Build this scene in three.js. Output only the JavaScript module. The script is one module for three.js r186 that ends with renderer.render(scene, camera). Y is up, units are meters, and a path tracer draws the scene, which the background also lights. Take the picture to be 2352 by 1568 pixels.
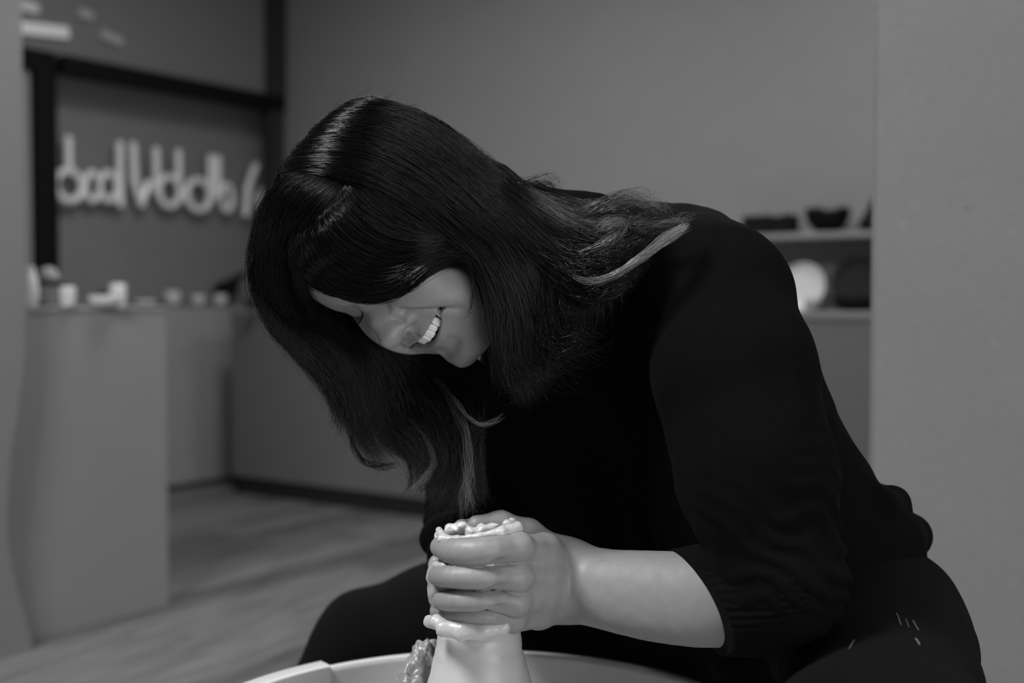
// A potter, laughing and bent over a cone of clay on the wheel, in a grey shop of plinths; black and white.
import * as THREE from 'three';
import { createNoise3D } from 'simplex-noise';
import { mergeGeometries } from 'three/addons/utils/BufferGeometryUtils.js';
import { RoundedBoxGeometry } from 'three/addons/geometries/RoundedBoxGeometry.js';
import { RectAreaLightUniformsLib } from 'three/addons/lights/RectAreaLightUniformsLib.js';
RectAreaLightUniformsLib.init();

const scene = new THREE.Scene();
const camera = new THREE.PerspectiveCamera(2 * Math.atan(784 / 2700) * 180 / Math.PI, 2352 / 1568, 0.05, 60);
camera.position.set(0, 0.93, 0); camera.rotation.x = -Math.atan(94 / 2700);
camera.filmGauge = 36; camera.focus = 1.03; camera.userData.fStop = 3.2;
const renderer = new THREE.WebGLRenderer();
renderer.toneMapping = THREE.LinearToneMapping; renderer.toneMappingExposure = 1;
renderer.shadowMap.enabled = true;
scene.background = new THREE.Color(0, 0, 0);
// the lamps of the room: ceiling panels [x, y, z, width, depth, strength]
const PANELS = [
  [-1.55, 2.86, -0.5, 0.8, 0.6, 64],
  [1.0, 2.86, -0.35, 1.2, 0.6, 5],
  [1.7, 2.86, -3.2, 0.9, 0.6, 13],
  [-0.6, 2.86, -3.6, 0.9, 0.6, 21],
];
const WINDOW_LIGHT = 4.4; // the wide window in the right-hand wall, behind the camera
// ---------- helpers: names, tags, places ----------
const F_PX = 2700, PITCH = Math.atan(94 / F_PX), EYE = 0.93;
const V = (x, y, z) => new THREE.Vector3(x, y, z);
// the point seen at (px, py) of a 2352 x 1568 frame, d metres in front of the lens
function at(px, py, d) {
  const cx = (px - 1176) / F_PX, cy = (784 - py) / F_PX;
  const y = cy * Math.cos(PITCH) - Math.sin(PITCH), z = -Math.cos(PITCH) - cy * Math.sin(PITCH);
  return V(cx * d / -z, y * d / -z + EYE, -d);
}
const taken = {};
function numbered(name) {
  const n = taken[name] = (taken[name] ?? -1) + 1;
  return n ? `${name}_${String(n).padStart(3, '0')}` : name;
}
function thing(name, label, category, pos, turn = 0, group) {
  const o = new THREE.Group(); o.name = numbered(name); scene.add(o);
  if (pos) o.position.copy(pos); o.rotation.y = turn;
  o.userData = { label, category }; if (group) o.userData.group = group;
  return o;
}
function mesh(name, geometry, material, parent, data) {
  const m = new THREE.Mesh(geometry, material); m.name = parent ? name : numbered(name);
  m.castShadow = m.receiveShadow = true; (parent || scene).add(m);
  if (data) Object.assign(m.userData, data);
  return m;
}
function struct(name, geometry, material, parent) {
  const m = mesh(name, geometry, material, parent); if (!parent) m.userData.kind = 'structure';
  return m;
}
function rng(seed) { let s = seed >>> 0; return () => { s = s + 0x6D2B79F5 | 0; let t = Math.imul(s ^ s >>> 15, 1 | s); t = t + Math.imul(t ^ t >>> 7, 61 | t) ^ t; return ((t ^ t >>> 14) >>> 0) / 4294967296; }; }
const noise3 = createNoise3D(rng(7));
const grey = v => new THREE.Color().setRGB(v, v, v);
const mat = (v, roughness = 0.8, more = {}) => new THREE.MeshPhysicalMaterial({ color: grey(v), roughness, metalness: 0, ...more });

// ---------- signed distances ----------
const smin = (a, b, k) => { const h = Math.max(k - Math.abs(a - b), 0) / k; return Math.min(a, b) - h * h * k * 0.25; };
const smax = (a, b, k) => -smin(-a, -b, k);
function ell(x, y, z, cx, cy, cz, rx, ry, rz) {
  x -= cx; y -= cy; z -= cz;
  const ax = x / rx, ay = y / ry, az = z / rz, k0 = Math.sqrt(ax * ax + ay * ay + az * az);
  if (k0 < 1e-6) return -Math.min(rx, ry, rz);
  const bx = ax / rx, by = ay / ry, bz = az / rz;
  return k0 * (k0 - 1) / Math.sqrt(bx * bx + by * by + bz * bz);
}
const ball = (x, y, z, cx, cy, cz, r) => Math.hypot(x - cx, y - cy, z - cz) - r;
function cap(x, y, z, ax, ay, az, bx, by, bz, r0, r1 = r0) {
  const ux = bx - ax, uy = by - ay, uz = bz - az, wx = x - ax, wy = y - ay, wz = z - az;
  let t = (wx * ux + wy * uy + wz * uz) / (ux * ux + uy * uy + uz * uz + 1e-12);
  t = t < 0 ? 0 : t > 1 ? 1 : t;
  const dx = wx - t * ux, dy = wy - t * uy, dz = wz - t * uz;
  return Math.sqrt(dx * dx + dy * dy + dz * dz) - (r0 + t * (r1 - r0));
}
// chain of tapered capsules through points [x, y, z, r]
function chain(x, y, z, pts, k) {
  let d = 1e9;
  for (let i = 0; i + 1 < pts.length; i++) {
    const a = pts[i], b = pts[i + 1], e = cap(x, y, z, a[0], a[1], a[2], b[0], b[1], b[2], a[3], b[3]);
    d = k ? smin(d, e, k) : Math.min(d, e);
  }
  return d;
}
// surface nets of the zero set of f on a grid; blocks far from the surface are skipped
function skin(f, lo, hi, cell, slack = 1.5) {
  const B = 6, n = [0, 1, 2].map(i => Math.ceil((hi[i] - lo[i]) / cell / B) * B + 1), [nx, ny, nz] = n;
  const val = new Float32Array(nx * ny * nz).fill(1e3), reach = B * cell * 0.87 * slack, on = [];
  for (let k = 0; k + 1 < nz; k += B) for (let j = 0; j + 1 < ny; j += B) for (let i = 0; i + 1 < nx; i += B) {
    const h = B / 2 * cell, c = f(lo[0] + i * cell + h, lo[1] + j * cell + h, lo[2] + k * cell + h);
    if (Math.abs(c) < reach) on.push([i, j, k]);
  }
  for (const [i, j, k] of on) for (let c = k; c <= k + B; c++) for (let b = j; b <= j + B; b++) for (let a = i; a <= i + B; a++) {
    const at_ = (c * ny + b) * nx + a;
    if (val[at_] === 1e3) val[at_] = f(lo[0] + a * cell, lo[1] + b * cell, lo[2] + c * cell);
  }
  const id = new Int32Array(nx * ny * nz).fill(-1), pos = [], sx = 1, sy = nx, sz = nx * ny, C = [0, sx, sy, sx + sy, sz, sx + sz, sy + sz, sx + sy + sz];
  const E = [[0, 1], [2, 3], [4, 5], [6, 7], [0, 2], [1, 3], [4, 6], [5, 7], [0, 4], [1, 5], [2, 6], [3, 7]];
  const cells = [];
  for (const [i, j, k] of on) for (let c = k; c < k + B; c++) for (let b = j; b < j + B; b++) for (let a = i; a < i + B; a++) {
    const o = (c * ny + b) * nx + a; let neg = 0;
    for (let q = 0; q < 8; q++) if (val[o + C[q]] < 0) neg++;
    if (neg === 0 || neg === 8) continue;
    let px = 0, py = 0, pz = 0, m = 0;
    for (const [u, v] of E) {
      const p = val[o + C[u]], q = val[o + C[v]];
      if (p < 0 === q < 0) continue;
      const t = p / (p - q);
      px += (u & 1) + t * ((v & 1) - (u & 1)); py += (u >> 1 & 1) + t * ((v >> 1 & 1) - (u >> 1 & 1)); pz += (u >> 2) + t * ((v >> 2) - (u >> 2)); m++;
    }
    id[o] = pos.length / 3;
    pos.push(lo[0] + (a + px / m) * cell, lo[1] + (b + py / m) * cell, lo[2] + (c + pz / m) * cell);
    cells.push(o);
  }
  const idx = [];
  for (const o of cells) {
    const a = val[o] < 0;
    for (const [s, t, u] of [[sx, sy, sz], [sy, sz, sx], [sz, sx, sy]]) {
      if (o - t - u < 0 || val[o + s] === 1e3 || a === val[o + s] < 0) continue;
      const p = id[o], q = id[o - t], r = id[o - t - u], w = id[o - u];
      if (p < 0 || q < 0 || r < 0 || w < 0) continue;
      if (a) idx.push(p, q, r, p, r, w); else idx.push(p, r, q, p, w, r);
    }
  }
  const N = new Float32Array(pos.length), e = cell * 0.5;
  for (let i = 0; i < pos.length; i += 3) {
    let x = pos[i], y = pos[i + 1], z = pos[i + 2];
    for (let pass = 0; pass < 2; pass++) {
      const d1 = f(x + e, y - e, z - e), d2 = f(x - e, y - e, z + e), d3 = f(x - e, y + e, z - e), d4 = f(x + e, y + e, z + e);
      let gx = d1 - d2 - d3 + d4, gy = -d1 - d2 + d3 + d4, gz = -d1 + d2 - d3 + d4, l = Math.hypot(gx, gy, gz) || 1;
      N[i] = gx / l; N[i + 1] = gy / l; N[i + 2] = gz / l;
      if (pass) break;
      const g = l / (4 * e), step = Math.max(-cell * 0.6, Math.min(cell * 0.6, f(x, y, z) / Math.max(g, 0.4)));
      x -= N[i] * step; y -= N[i + 1] * step; z -= N[i + 2] * step;
      pos[i] = x; pos[i + 1] = y; pos[i + 2] = z;
    }
  }
  const g = new THREE.BufferGeometry();
  g.setAttribute('position', new THREE.Float32BufferAttribute(pos, 3));
  g.setAttribute('normal', new THREE.BufferAttribute(N, 3));
  g.setIndex(idx);
  return g;
}
// box-mapped uv in metres
function boxUV(g0, scale = 1) {
  const g = g0.index ? g0.toNonIndexed() : g0, p = g.attributes.position, n = g.attributes.normal, uv = new Float32Array(p.count * 2);
  for (let i = 0; i < p.count; i += 3) {
    let ax = 0, ay = 0, az = 0;
    for (let k = i; k < i + 3; k++) { ax += n.getX(k); ay += n.getY(k); az += n.getZ(k); }
    ax = Math.abs(ax); ay = Math.abs(ay); az = Math.abs(az);
    for (let k = i; k < i + 3; k++) {
      const [u, v] = ax > ay && ax > az ? [p.getZ(k), p.getY(k)] : ay > az ? [p.getX(k), p.getZ(k)] : [p.getX(k), p.getY(k)];
      uv[2 * k] = u / scale; uv[2 * k + 1] = v / scale;
    }
  }
  g.setAttribute('uv', new THREE.BufferAttribute(uv, 2));
  return g;
}
// points [x, y, z, r] resampled along a smooth curve
function smooth(pts, n = 14) {
  const c = new THREE.CatmullRomCurve3(pts.map(q => V(q[0], q[1], q[2])), false, 'centripetal'), out = [];
  for (let i = 0; i <= n; i++) {
    const t = i / n * (pts.length - 1), k = Math.min(pts.length - 2, Math.floor(t)), f = t - k, p = c.getPoint(i / n);
    const r = j => pts[Math.max(0, Math.min(pts.length - 1, j))][3], a = r(k - 1), b = r(k), d = r(k + 1), e = r(k + 2);
    out.push([p.x, p.y, p.z, 0.5 * (2 * b + (d - a) * f + (2 * a - 5 * b + 4 * d - e) * f * f + (3 * b - a - 3 * d + e) * f * f * f)]);
  }
  return out;
}
function spline(pts, n) { return new THREE.CatmullRomCurve3(pts, false, 'centripetal').getPoints(n); }
// ---------- materials with a grain of their own ----------
function grain(size, seed, fn, srgb = false, repeat = 1) {
  const data = new Uint8Array(size * size * 4), r = rng(seed);
  for (let j = 0; j < size; j++) for (let i = 0; i < size; i++) {
    const v = Math.max(0, Math.min(255, fn(i / size, j / size, r))), o = (j * size + i) * 4;
    data[o] = data[o + 1] = data[o + 2] = v; data[o + 3] = 255;
  }
  const t = new THREE.DataTexture(data, size, size);
  t.wrapS = t.wrapT = THREE.RepeatWrapping; t.magFilter = THREE.LinearFilter; t.minFilter = THREE.LinearMipmapLinearFilter; t.generateMipmaps = true;
  if (srgb) t.colorSpace = THREE.SRGBColorSpace;
  t.repeat.set(repeat, repeat); t.needsUpdate = true;
  return t;
}
const tau = Math.PI * 2;
const tiled = (u, v, f, k = 0) => noise3(Math.cos(u * tau) * f + k, Math.sin(u * tau) * f + Math.cos(v * tau) * f * 1.7, Math.sin(v * tau) * f);
// plaster with trowel clouds and pock marks
const pocks = []; { const r = rng(31); for (let i = 0; i < 130; i++) pocks.push([r(), r(), 0.001 + 0.0035 * r() * r(), r() < 0.4 ? 1 : -1]); }
const plasterMap = grain(1024, 3, (u, v, r) => {
  let c = 216 + 2.5 * tiled(u, v, 0.6) + 3 * noise3(u * 60, v * 60, 2) + 4 * (r() - 0.5);
  for (const [a, b, s, g] of pocks) { const d = Math.hypot(u - a, v - b) / s; if (d < 2) c += g * 26 * Math.exp(-d * d); }
  return c;
}, true);
const wallMap = grain(512, 5, (u, v, r) => 222 + 2 * tiled(u, v, 0.6, 4) + 4 * (r() - 0.5), true);
const fineBump = grain(256, 8, (u, v, r) => 128 + 60 * tiled(u, v, 8) + 60 * (r() - 0.5));
const MW = {
  wall: mat(0.36, 0.85, { map: wallMap, bumpMap: fineBump, bumpScale: 0.0005 }),
  plaster: mat(0.3, 0.85, { map: plasterMap, bumpMap: fineBump, bumpScale: 0.0006 }),
  panel: mat(0.29, 0.85, { map: wallMap }),
  partition: mat(0.3, 0.85, { map: plasterMap, bumpMap: fineBump, bumpScale: 0.0006 }),
  plinth: mat(0.33, 0.7, { map: wallMap }), bench: mat(0.46, 0.7, { map: wallMap }), upper: mat(0.24, 0.85, { map: wallMap }),
  counter: mat(0.2, 0.7, { map: wallMap }),
  kick: mat(0.02, 0.7, { specularIntensity: 0.3 }), frame: mat(0.005, 0.6, { specularIntensity: 0.3 }), post: mat(0.035, 0.7, { specularIntensity: 0.3 }), ceiling: mat(0.5, 0.9),
  white: mat(0.68, 0.35), letter: mat(0.95, 0.3, { clearcoat: 1, clearcoatRoughness: 0.15 }), black: mat(0.005, 0.6, { specularIntensity: 0.3 }), dark: mat(0.02, 0.7, { specularIntensity: 0.3 }), greyClay: mat(0.3, 0.6), dim: mat(0.4, 0.6),
};
// ---------- the room, in its own axes: a runs along the back wall, b out of it, from the corner behind her ----------
const TURN = -35 * Math.PI / 180, EA = V(Math.cos(TURN), 0, -Math.sin(TURN)), EB = V(Math.sin(TURN), 0, Math.cos(TURN)), CORNER = V(-1.235, 0, -6.4);
const room = (a, y, b) => CORNER.clone().addScaledVector(EA, a).addScaledVector(EB, b).setY(y);
function box(a0, a1, y0, y1, b0, b1, bevel = 0) {
  const g = bevel ? new RoundedBoxGeometry(a1 - a0, y1 - y0, b1 - b0, 2, bevel) : new THREE.BoxGeometry(a1 - a0, y1 - y0, b1 - b0);
  g.translate((a0 + a1) / 2, (y0 + y1) / 2, (b0 + b1) / 2);
  return boxUV(g.index ? g.toNonIndexed() : g);
}
function inRoom(o, a = 0, b = 0, y = 0) { o.position.copy(room(a, y, b)); o.rotation.y = TURN; return o; }
const A1 = 7.6, B1 = 8.2, H = 2.95;
inRoom(struct('wall_back', box(-0.4, A1, 0, H, -0.15, 0), MW.wall));
inRoom(struct('wall_right', box(A1, A1 + 0.15, 0, H, -0.15, B1), MW.wall));
inRoom(struct('wall_front', box(-0.3, A1 + 0.15, 0, H, B1, B1 + 0.15), MW.wall));
inRoom(struct('ceiling', box(-0.3, A1 + 0.15, H, H + 0.15, -0.15, B1 + 0.15), MW.ceiling));
{ // the wall on the left: solid below the sill, a recessed panel behind the black frame, solid above
  const w = inRoom(struct('wall_left', box(-0.4, -0.2, 0, H, -0.001, B1), MW.panel));
  struct('lower_wall', box(-0.201, 0.012, 0, 0.9, 0, B1), MW.bench, w);
  struct('upper_wall', box(-0.201, 0.012, 2.01, H, 0.14, B1), MW.upper, w);
  struct('left_wall', box(-0.201, 0.012, 0.9, 2.01, 1.52, B1), MW.wall, w);
}
inRoom(struct('window_1', box(-0.2, 0.016, 0.896, 0.905, 0.0, 2.2, 0.003), MW.plinth));
{
  const f = inRoom(thing('window_frame', 'black frame with a thick left post round the recessed panel with white letters', 'frame'));
  mesh('post', box(-0.04, 0.05, 0.905, 2.02, 1.41, 1.515, 0.004), MW.frame, f);
  mesh('top_rail', box(-0.04, 0.05, 1.93, 2.02, 1.515, 1.7, 0.004), MW.frame, f);
  mesh('top_rail', box(-0.04, 0.05, 1.945, 2.02, 0.03, 1.378, 0.004), MW.frame, f);
  mesh('post', box(-0.04, 0.04, 0.905, 1.945, 0.035, 0.12, 0.004), MW.post, f, { label: 'dark grey right post' });
  const p = inRoom(struct('trim_1', box(-0.04, 0.045, 2.02, H, 0.02, 0.15, 0.004), MW.post));
}
inRoom(struct('baseboard_left', box(0.0, 0.02, 0, 0.022, 0.0, B1), MW.kick));
// floor boards along b
{
  const base = inRoom(struct('floor', box(-0.3, A1 + 0.15, -0.12, -0.006, -0.15, B1 + 0.15), mat(0.05, 0.9)));
  const woods = [0, 1, 2, 3, 4].map(k => mat([0.16, 0.2, 0.25, 0.13, 0.28][k], 0.42, {
    map: grain(256, 40 + k, (u, v, r) => 205 + 22 * tiled(u, v * 0 + 0.2 * v, 2.6, k) + 12 * noise3(u * 22 + k * 9, v * 1.2, k) + 5 * (r() - 0.5), true),
  }));
  const r = rng(12), wide = 0.142, geo = {};
  for (let i = 0; i * wide < A1; i++) {
    let b = -r() * 1.9;
    while (b < B1) {
      const len = [1.6, 2.0, 2.4][Math.floor(r() * 3)], g = geo[len] ??= box(0.0012, wide - 0.0012, -0.02, 0, 0.001, len - 0.001, 0.0012);
      const m = mesh('plank', g, woods[Math.floor(r() * 5)], base); m.position.set(i * wide, -0.0008 * r(), b); b += len;
    }
  }
}
// counter along the back wall, its top and kick board
{
  const c = inRoom(thing('display_counter', 'long low grey counter along the back wall, dark kick board', 'counter'));
  mesh('body', box(0.32, 6.8, 0.085, 0.868, 0.002, 0.665), MW.counter, c);
  mesh('worktop', box(0.315, 6.8, 0.868, 0.892, 0.002, 0.672, 0.003), MW.plinth, c);
  mesh('kick_board', box(0.325, 6.8, 0, 0.085, 0.01, 0.655), MW.kick, c, { label: 'dark kick board at the foot' });
}
{ // plinth on the left
  const p = inRoom(thing('plinth', 'large pale plinth on the left carrying pots, behind the wavy plaster panel', 'plinth'));
  mesh('body', box(1.27, 1.791, 0, 0.9, 2.226, 3.3, 0.003), MW.plinth, p);
  mesh('top_board', box(1.262, 1.795, 0.9, 0.912, 2.222, 3.3, 0.003), MW.plinth, p);
}
{ // plaster panel with a waisted edge at the far left
  const s = new THREE.Shape(), edge = [[0, -0.004], [0.03, -0.002], [0.09, 0.012], [0.2, 0.042], [0.33, 0.06], [0.5, 0.05], [0.66, 0.022], [0.8, 0.003], [0.95, 0]];
  s.moveTo(1.0, 0); s.lineTo(edge[0][1], 0); s.splineThru(edge.slice(1).map(([y, o]) => new THREE.Vector2(o, y))); s.lineTo(0, H - 0.001); s.lineTo(1.0, H - 0.001);
  s.closePath();
  const g = new THREE.ExtrudeGeometry(s, { depth: 0.062, bevelEnabled: true, bevelSize: 0.004, bevelThickness: 0.004, bevelSegments: 2, curveSegments: 60 });
  g.rotateY(-Math.PI / 2); // shape x -> b, extrusion -> -a
  const m = new THREE.Matrix4().makeTranslation(1.866, 0, 2.742); g.applyMatrix4(m);
  inRoom(struct('wall_panel_left', boxUV(g), MW.plaster));
}
{ // plaster partition close behind her on the right
  const g = new THREE.BoxGeometry(1.8, 2.94, 0.028); g.translate(0.9, 1.47, -0.014);
  const g2 = new RoundedBoxGeometry(1.8, 2.94, 0.03, 3, 0.006); g2.translate(0.9, 1.472, -0.015);
  const m = struct('wall_partition', boxUV(g2), MW.partition); m.position.copy(at(2010, 690, 1.75)).setY(0); m.rotation.y = -0.06;
}
// wall shelf on the back wall, right
{
  const s = inRoom(thing('wall_shelf', 'thin pale wall shelf carrying the black vessels, top right', 'shelf'));
  mesh('board', box(2.45, 4.3, 1.163, 1.186, 0.001, 0.26, 0.003), MW.wall, s);
}
// ---------- a wide frosted window in the right-hand wall, behind and right of the camera ----------
{
  const w = inRoom(thing('shop_window', 'wide frosted shop window in the wall right of the camera', 'window'), A1, 5.2, 0.98);
  mesh('pane', new THREE.BoxGeometry(0.012, 1.8, 2.4).translate(-0.03, 0, 0), new THREE.MeshStandardMaterial({ color: 0x888888, emissive: 0xffffff, emissiveIntensity: 1.2 }), w);
  for (const [y, z, h, d] of [[0.93, 0, 0.06, 2.52], [-0.93, 0, 0.06, 2.52], [0, 1.23, 1.8, 0.06], [0, -1.23, 1.8, 0.06], [0, 0, 1.8, 0.04]]) mesh('frame_bar', new THREE.BoxGeometry(0.08, h, d).translate(-0.041, y, z), MW.frame, w);
  const l = new THREE.RectAreaLight(0xffffff, WINDOW_LIGHT, 2.4, 1.8); l.name = 'window_daylight';
  l.position.copy(room(A1 - 0.1, 0.98, 5.2)); l.lookAt(l.position.clone().sub(EA)); l.rotation.y += Math.PI; l.lookAt(l.position.clone().sub(EA)); scene.add(l);
}
// ---------- lamps ----------
PANELS.forEach(([x, y, z, w, d, power], i) => {
  const o = thing('ceiling_light', ['white ceiling panel light left of the camera', 'wide white ceiling panel light above the wheel, right of the camera', 'white ceiling panel light near the back wall shelf', 'white ceiling panel light in front of the sign'][i], 'light', V(x, y, z));
  const frame = new RoundedBoxGeometry(w + 0.04, 0.05, d + 0.04, 2, 0.008); frame.translate(0, 0.06, 0);
  mesh('housing', frame, MW.white, o);
  const glow = new THREE.BoxGeometry(w, 0.012, d); glow.translate(0, 0.03, 0);
  mesh('diffuser', glow, new THREE.MeshStandardMaterial({ color: 0x888888, emissive: 0xffffff, emissiveIntensity: 1 }), o);
  const l = new THREE.RectAreaLight(0xffffff, power, w, d); l.position.set(x, y + 0.012, z); l.rotation.x = -Math.PI / 2; l.name = 'panel_lamp'; scene.add(l);
});
// the b at which the line of sight through px meets the plane a; its depth
const bAt = (px, a) => { const k = (px - 1176) / 2700; return (-1.235 + 0.8192 * a - k * (6.4 - 0.5736 * a)) / (0.5736 - 0.8192 * k); };
const dAt = (a, b) => 6.4 - 0.5736 * a - 0.8192 * b;
// ---------- sign letters on the recessed panel: strokes in (px, py) of the photograph, carried to the panel's plane ----------
{
  const letters = [
    ['round white letter with a short upright, leftmost of the sign, next to the black post', [['o', 162, 428, 43], ['l', 162, 322, 162, 384]]],
    ['narrow white round letter, squeezed second in the sign', [['o', 215, 430, 40, 0.62]]],
    ['white letter of a bowl with a tall upright on its right, third in the sign', [['o', 252, 430, 40, 0.72], ['l', 279, 334, 279, 470]]],
    ['white letter like a tall stroke ending in a hook, fourth in the sign', [['l', 310, 336, 312, 420], ['l', 312, 420, 327, 470], ['l', 327, 470, 343, 422]]],
    ['white letter with a tall upright left of its bowl, in the middle of the sign', [['l', 362, 347, 362, 440], ['o', 391, 441, 42, 0.9]]],
    ['short white upright rising from the bowl in the middle of the sign', [['l', 413, 352, 413, 415]]],
    ['large white bowl letter with a thick upright on its right, right half of the sign', [['o', 458, 449, 43], ['l', 487, 364, 487, 450], ['l', 503, 366, 503, 450]]],
    ['tall narrow white ring right of the thick upright', [['o', 522, 455, 38, 0.55]]],
    ['slanted white stroke, last but one of the sign', [['l', 590, 382, 572, 430], ['l', 572, 430, 566, 492]]],
    ['white letter half hidden by her hair, last of the sign', [['o', 610, 462, 34, 0.7], ['l', 628, 400, 612, 440]]],
  ];
  const onPanel = (px, py, a = -0.13) => { const b = bAt(px, a); return V(a, 0.93 + (690 - py) / 2700 * dAt(a, b), b); };
  for (const [label, strokes] of letters) {
    const all = strokes.filter(s => s[0] === 'l' || s[0] === 'o').map(s => s[0] === 'o' ? onPanel(s[1], s[2]) : onPanel((s[1] + s[3]) / 2, (s[2] + s[4]) / 2));
    const c = all[0].clone(), gs = [];
    for (const s of strokes) {
      if (s[0] === 'o') {
        const p = onPanel(s[1], s[2]).sub(c), r = (s[3] - 9) / 2700 * dAt(-0.13, bAt(s[1], -0.13));
        const g = new THREE.TorusGeometry(r, 0.02, 10, 40); g.scale(s[4] ?? 1, 1, 1.1); g.rotateY(Math.PI / 2); g.translate(p.x, p.y, p.z); gs.push(g);
      } else {
        const a = onPanel(s[1], s[2]).sub(c), b = onPanel(s[3], s[4]).sub(c), len = a.distanceTo(b);
        const g = new THREE.CapsuleGeometry(0.02, len, 6, 12); g.applyQuaternion(new THREE.Quaternion().setFromUnitVectors(V(0, 1, 0), b.clone().sub(a).normalize())); g.translate(...a.add(b).multiplyScalar(0.5).toArray()); gs.push(g);
      }
    }
    const o = thing('sign_letter', label, 'letter', null, 0, 'white raised letters of the sign'); inRoom(o); o.position.copy(room(c.x, c.y, c.z));
    mesh('stroke', mergeGeometries(gs.map(g => g.index ? g.toNonIndexed() : g)), MW.letter, o);
    const pin = new THREE.CylinderGeometry(0.004, 0.004, 0.062, 8); pin.rotateZ(Math.PI / 2); pin.translate(-0.04, strokes[0][0] === 'o' ? (strokes[0][3] - 9) / 2700 * 5.4 : 0, 0);
    mesh('pin', pin, MW.dark, o);
  }
  // pale bars on the wall above the frame
  for (const [label, x0, y0, x1, y1, t, m] of [
    ['bright white bar on the wall just above the black frame, the longest', 30, 66, 166, 82, 0.058, MW.letter],
    ['white bar at the very top left, above the longest bar', 28, 12, 98, 28, 0.05, MW.white],
    ['short faint grey bar right of the upper white bar', 188, 34, 222, 46, 0.045, MW.dim],
    ['short faint grey bar right of the longest white bar', 238, 82, 288, 104, 0.045, MW.dim]]) {
    const a = onPanel(x0, y0, 0.024), b = onPanel(x1, y1, 0.024), mid = a.clone().add(b).multiplyScalar(0.5), g = new RoundedBoxGeometry(0.025, t, a.distanceTo(b), 2, 0.008);
    g.rotateX(Math.atan2(-(b.y - a.y), Math.abs(b.z - a.z)) * -1 * Math.sign(1));
    const o = mesh('wall_bar', boxUV(g), m, null, { label, category: 'wall bar', group: 'pale bars above the frame' });
    inRoom(o); o.position.copy(room(0.024, mid.y, mid.z));
  }
}
// ---------- pots ----------
const lathe = (pts, n = 40) => new THREE.LatheGeometry(spline(pts.map(([r, y]) => V(Math.max(r, 0.0001), y, 0)), pts.length * 5).map(p => new THREE.Vector2(Math.max(p.x, 0.0001), p.y)), n);
// an open vessel: outside profile [r, y] from foot to lip, with a wall
function vessel(out, wall = 0.005, floor = 0.006) {
  const inn = out.slice().reverse().map(([r, y]) => [Math.max(0.0005, r - wall), Math.max(y, floor)]);
  return lathe([[0.0005, 0], [out[0][0] * 0.7, 0], ...out, [out.at(-1)[0] - wall / 2, out.at(-1)[1] + wall * 0.4], ...inn, [0.0005, floor]]);
}
const PLINTH_TOP = 0.912, SILL = 0.905, COUNTER = 0.892, SHELF = 1.186;
function pot(name, label, category, geo, material, px, d, y, group, part = 'body') {
  const p = at(px, 690, d); p.y = y;
  const o = thing(name, label, category, p, 0, group); mesh(part, geo, material, o); return o;
}
pot('bottle', 'tall slim white bottle at the left end of the plinth beside the plaster panel', 'bottle', vessel([[0.016, 0.001], [0.021, 0.02], [0.022, 0.05], [0.018, 0.078], [0.012, 0.1], [0.0125, 0.108]]), MW.white, 70, 3.2, PLINTH_TOP);
{
  const o = pot('jar', 'dark footed jar with a grey domed lid and black rim on the plinth', 'jar', vessel([[0.02, 0.001], [0.024, 0.015], [0.026, 0.04], [0.03, 0.062]]), MW.greyClay, 112, 3.36, PLINTH_TOP);
  const rim = lathe([[0.001, 0.062], [0.036, 0.063], [0.042, 0.068], [0.036, 0.074], [0.001, 0.075]]); mesh('rim', rim, MW.black, o, { label: 'black rim' });
  const lid = lathe([[0.001, 0.075], [0.03, 0.076], [0.029, 0.09], [0.02, 0.108], [0.001, 0.115]]); mesh('lid', lid, MW.greyClay, o);
}
pot('vase', 'small dark vase behind the domed jar on the plinth', 'vase', vessel([[0.012, 0.001], [0.02, 0.02], [0.019, 0.045], [0.01, 0.066], [0.012, 0.075]]), MW.dark, 96, 3.55, PLINTH_TOP);
pot('cup', 'white straight cup in front of the domed jar on the plinth', 'cup', vessel([[0.018, 0.001], [0.0205, 0.01], [0.021, 0.055]]), MW.white, 155, 3.28, PLINTH_TOP);
pot('dish', 'low wide white dish on the plinth, left of the white tumbler', 'dish', vessel([[0.03, 0.001], [0.042, 0.012], [0.046, 0.03]]), MW.white, 242, 3.38, PLINTH_TOP);
pot('tumbler', 'white tumbler standing behind the low white dish, middle of the plinth', 'cup', vessel([[0.018, 0.001], [0.022, 0.015], [0.0225, 0.066]]), MW.white, 271, 3.5, PLINTH_TOP);
pot('spoon_rest', 'small dark lump lying in the low white dish on the plinth', 'spoon rest', lathe([[0.001, 0], [0.014, 0.002], [0.016, 0.012], [0.008, 0.02], [0.001, 0.021]]), MW.dark, 234, 3.37, PLINTH_TOP + 0.0275);
pot('saucer', 'flat grey saucer at the right end of the plinth', 'saucer', vessel([[0.015, 0.001], [0.028, 0.008], [0.034, 0.018]], 0.004), MW.dim, 336, 3.6, PLINTH_TOP);
[[396, 0.042, 0.07, 'leftmost and tallest of the three small white cups on the window sill'], [455, 0.036, 0.052, 'middle one of the three small white cups on the window sill'], [506, 0.038, 0.054, 'right one of the three small white cups on the window sill, below the dark vessel']].forEach(([px, r, h, label]) => {
  const p = room(-0.1, SILL, bAt(px, -0.1));
  const o = thing('sill_cup', label, 'cup', p, 0, 'small white cups on the window sill'); mesh('body', vessel([[r * 0.6, 0.001], [r * 0.95, h * 0.35], [r, h * 0.7], [r * 0.92, h]]), MW.white, o);
});
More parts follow.
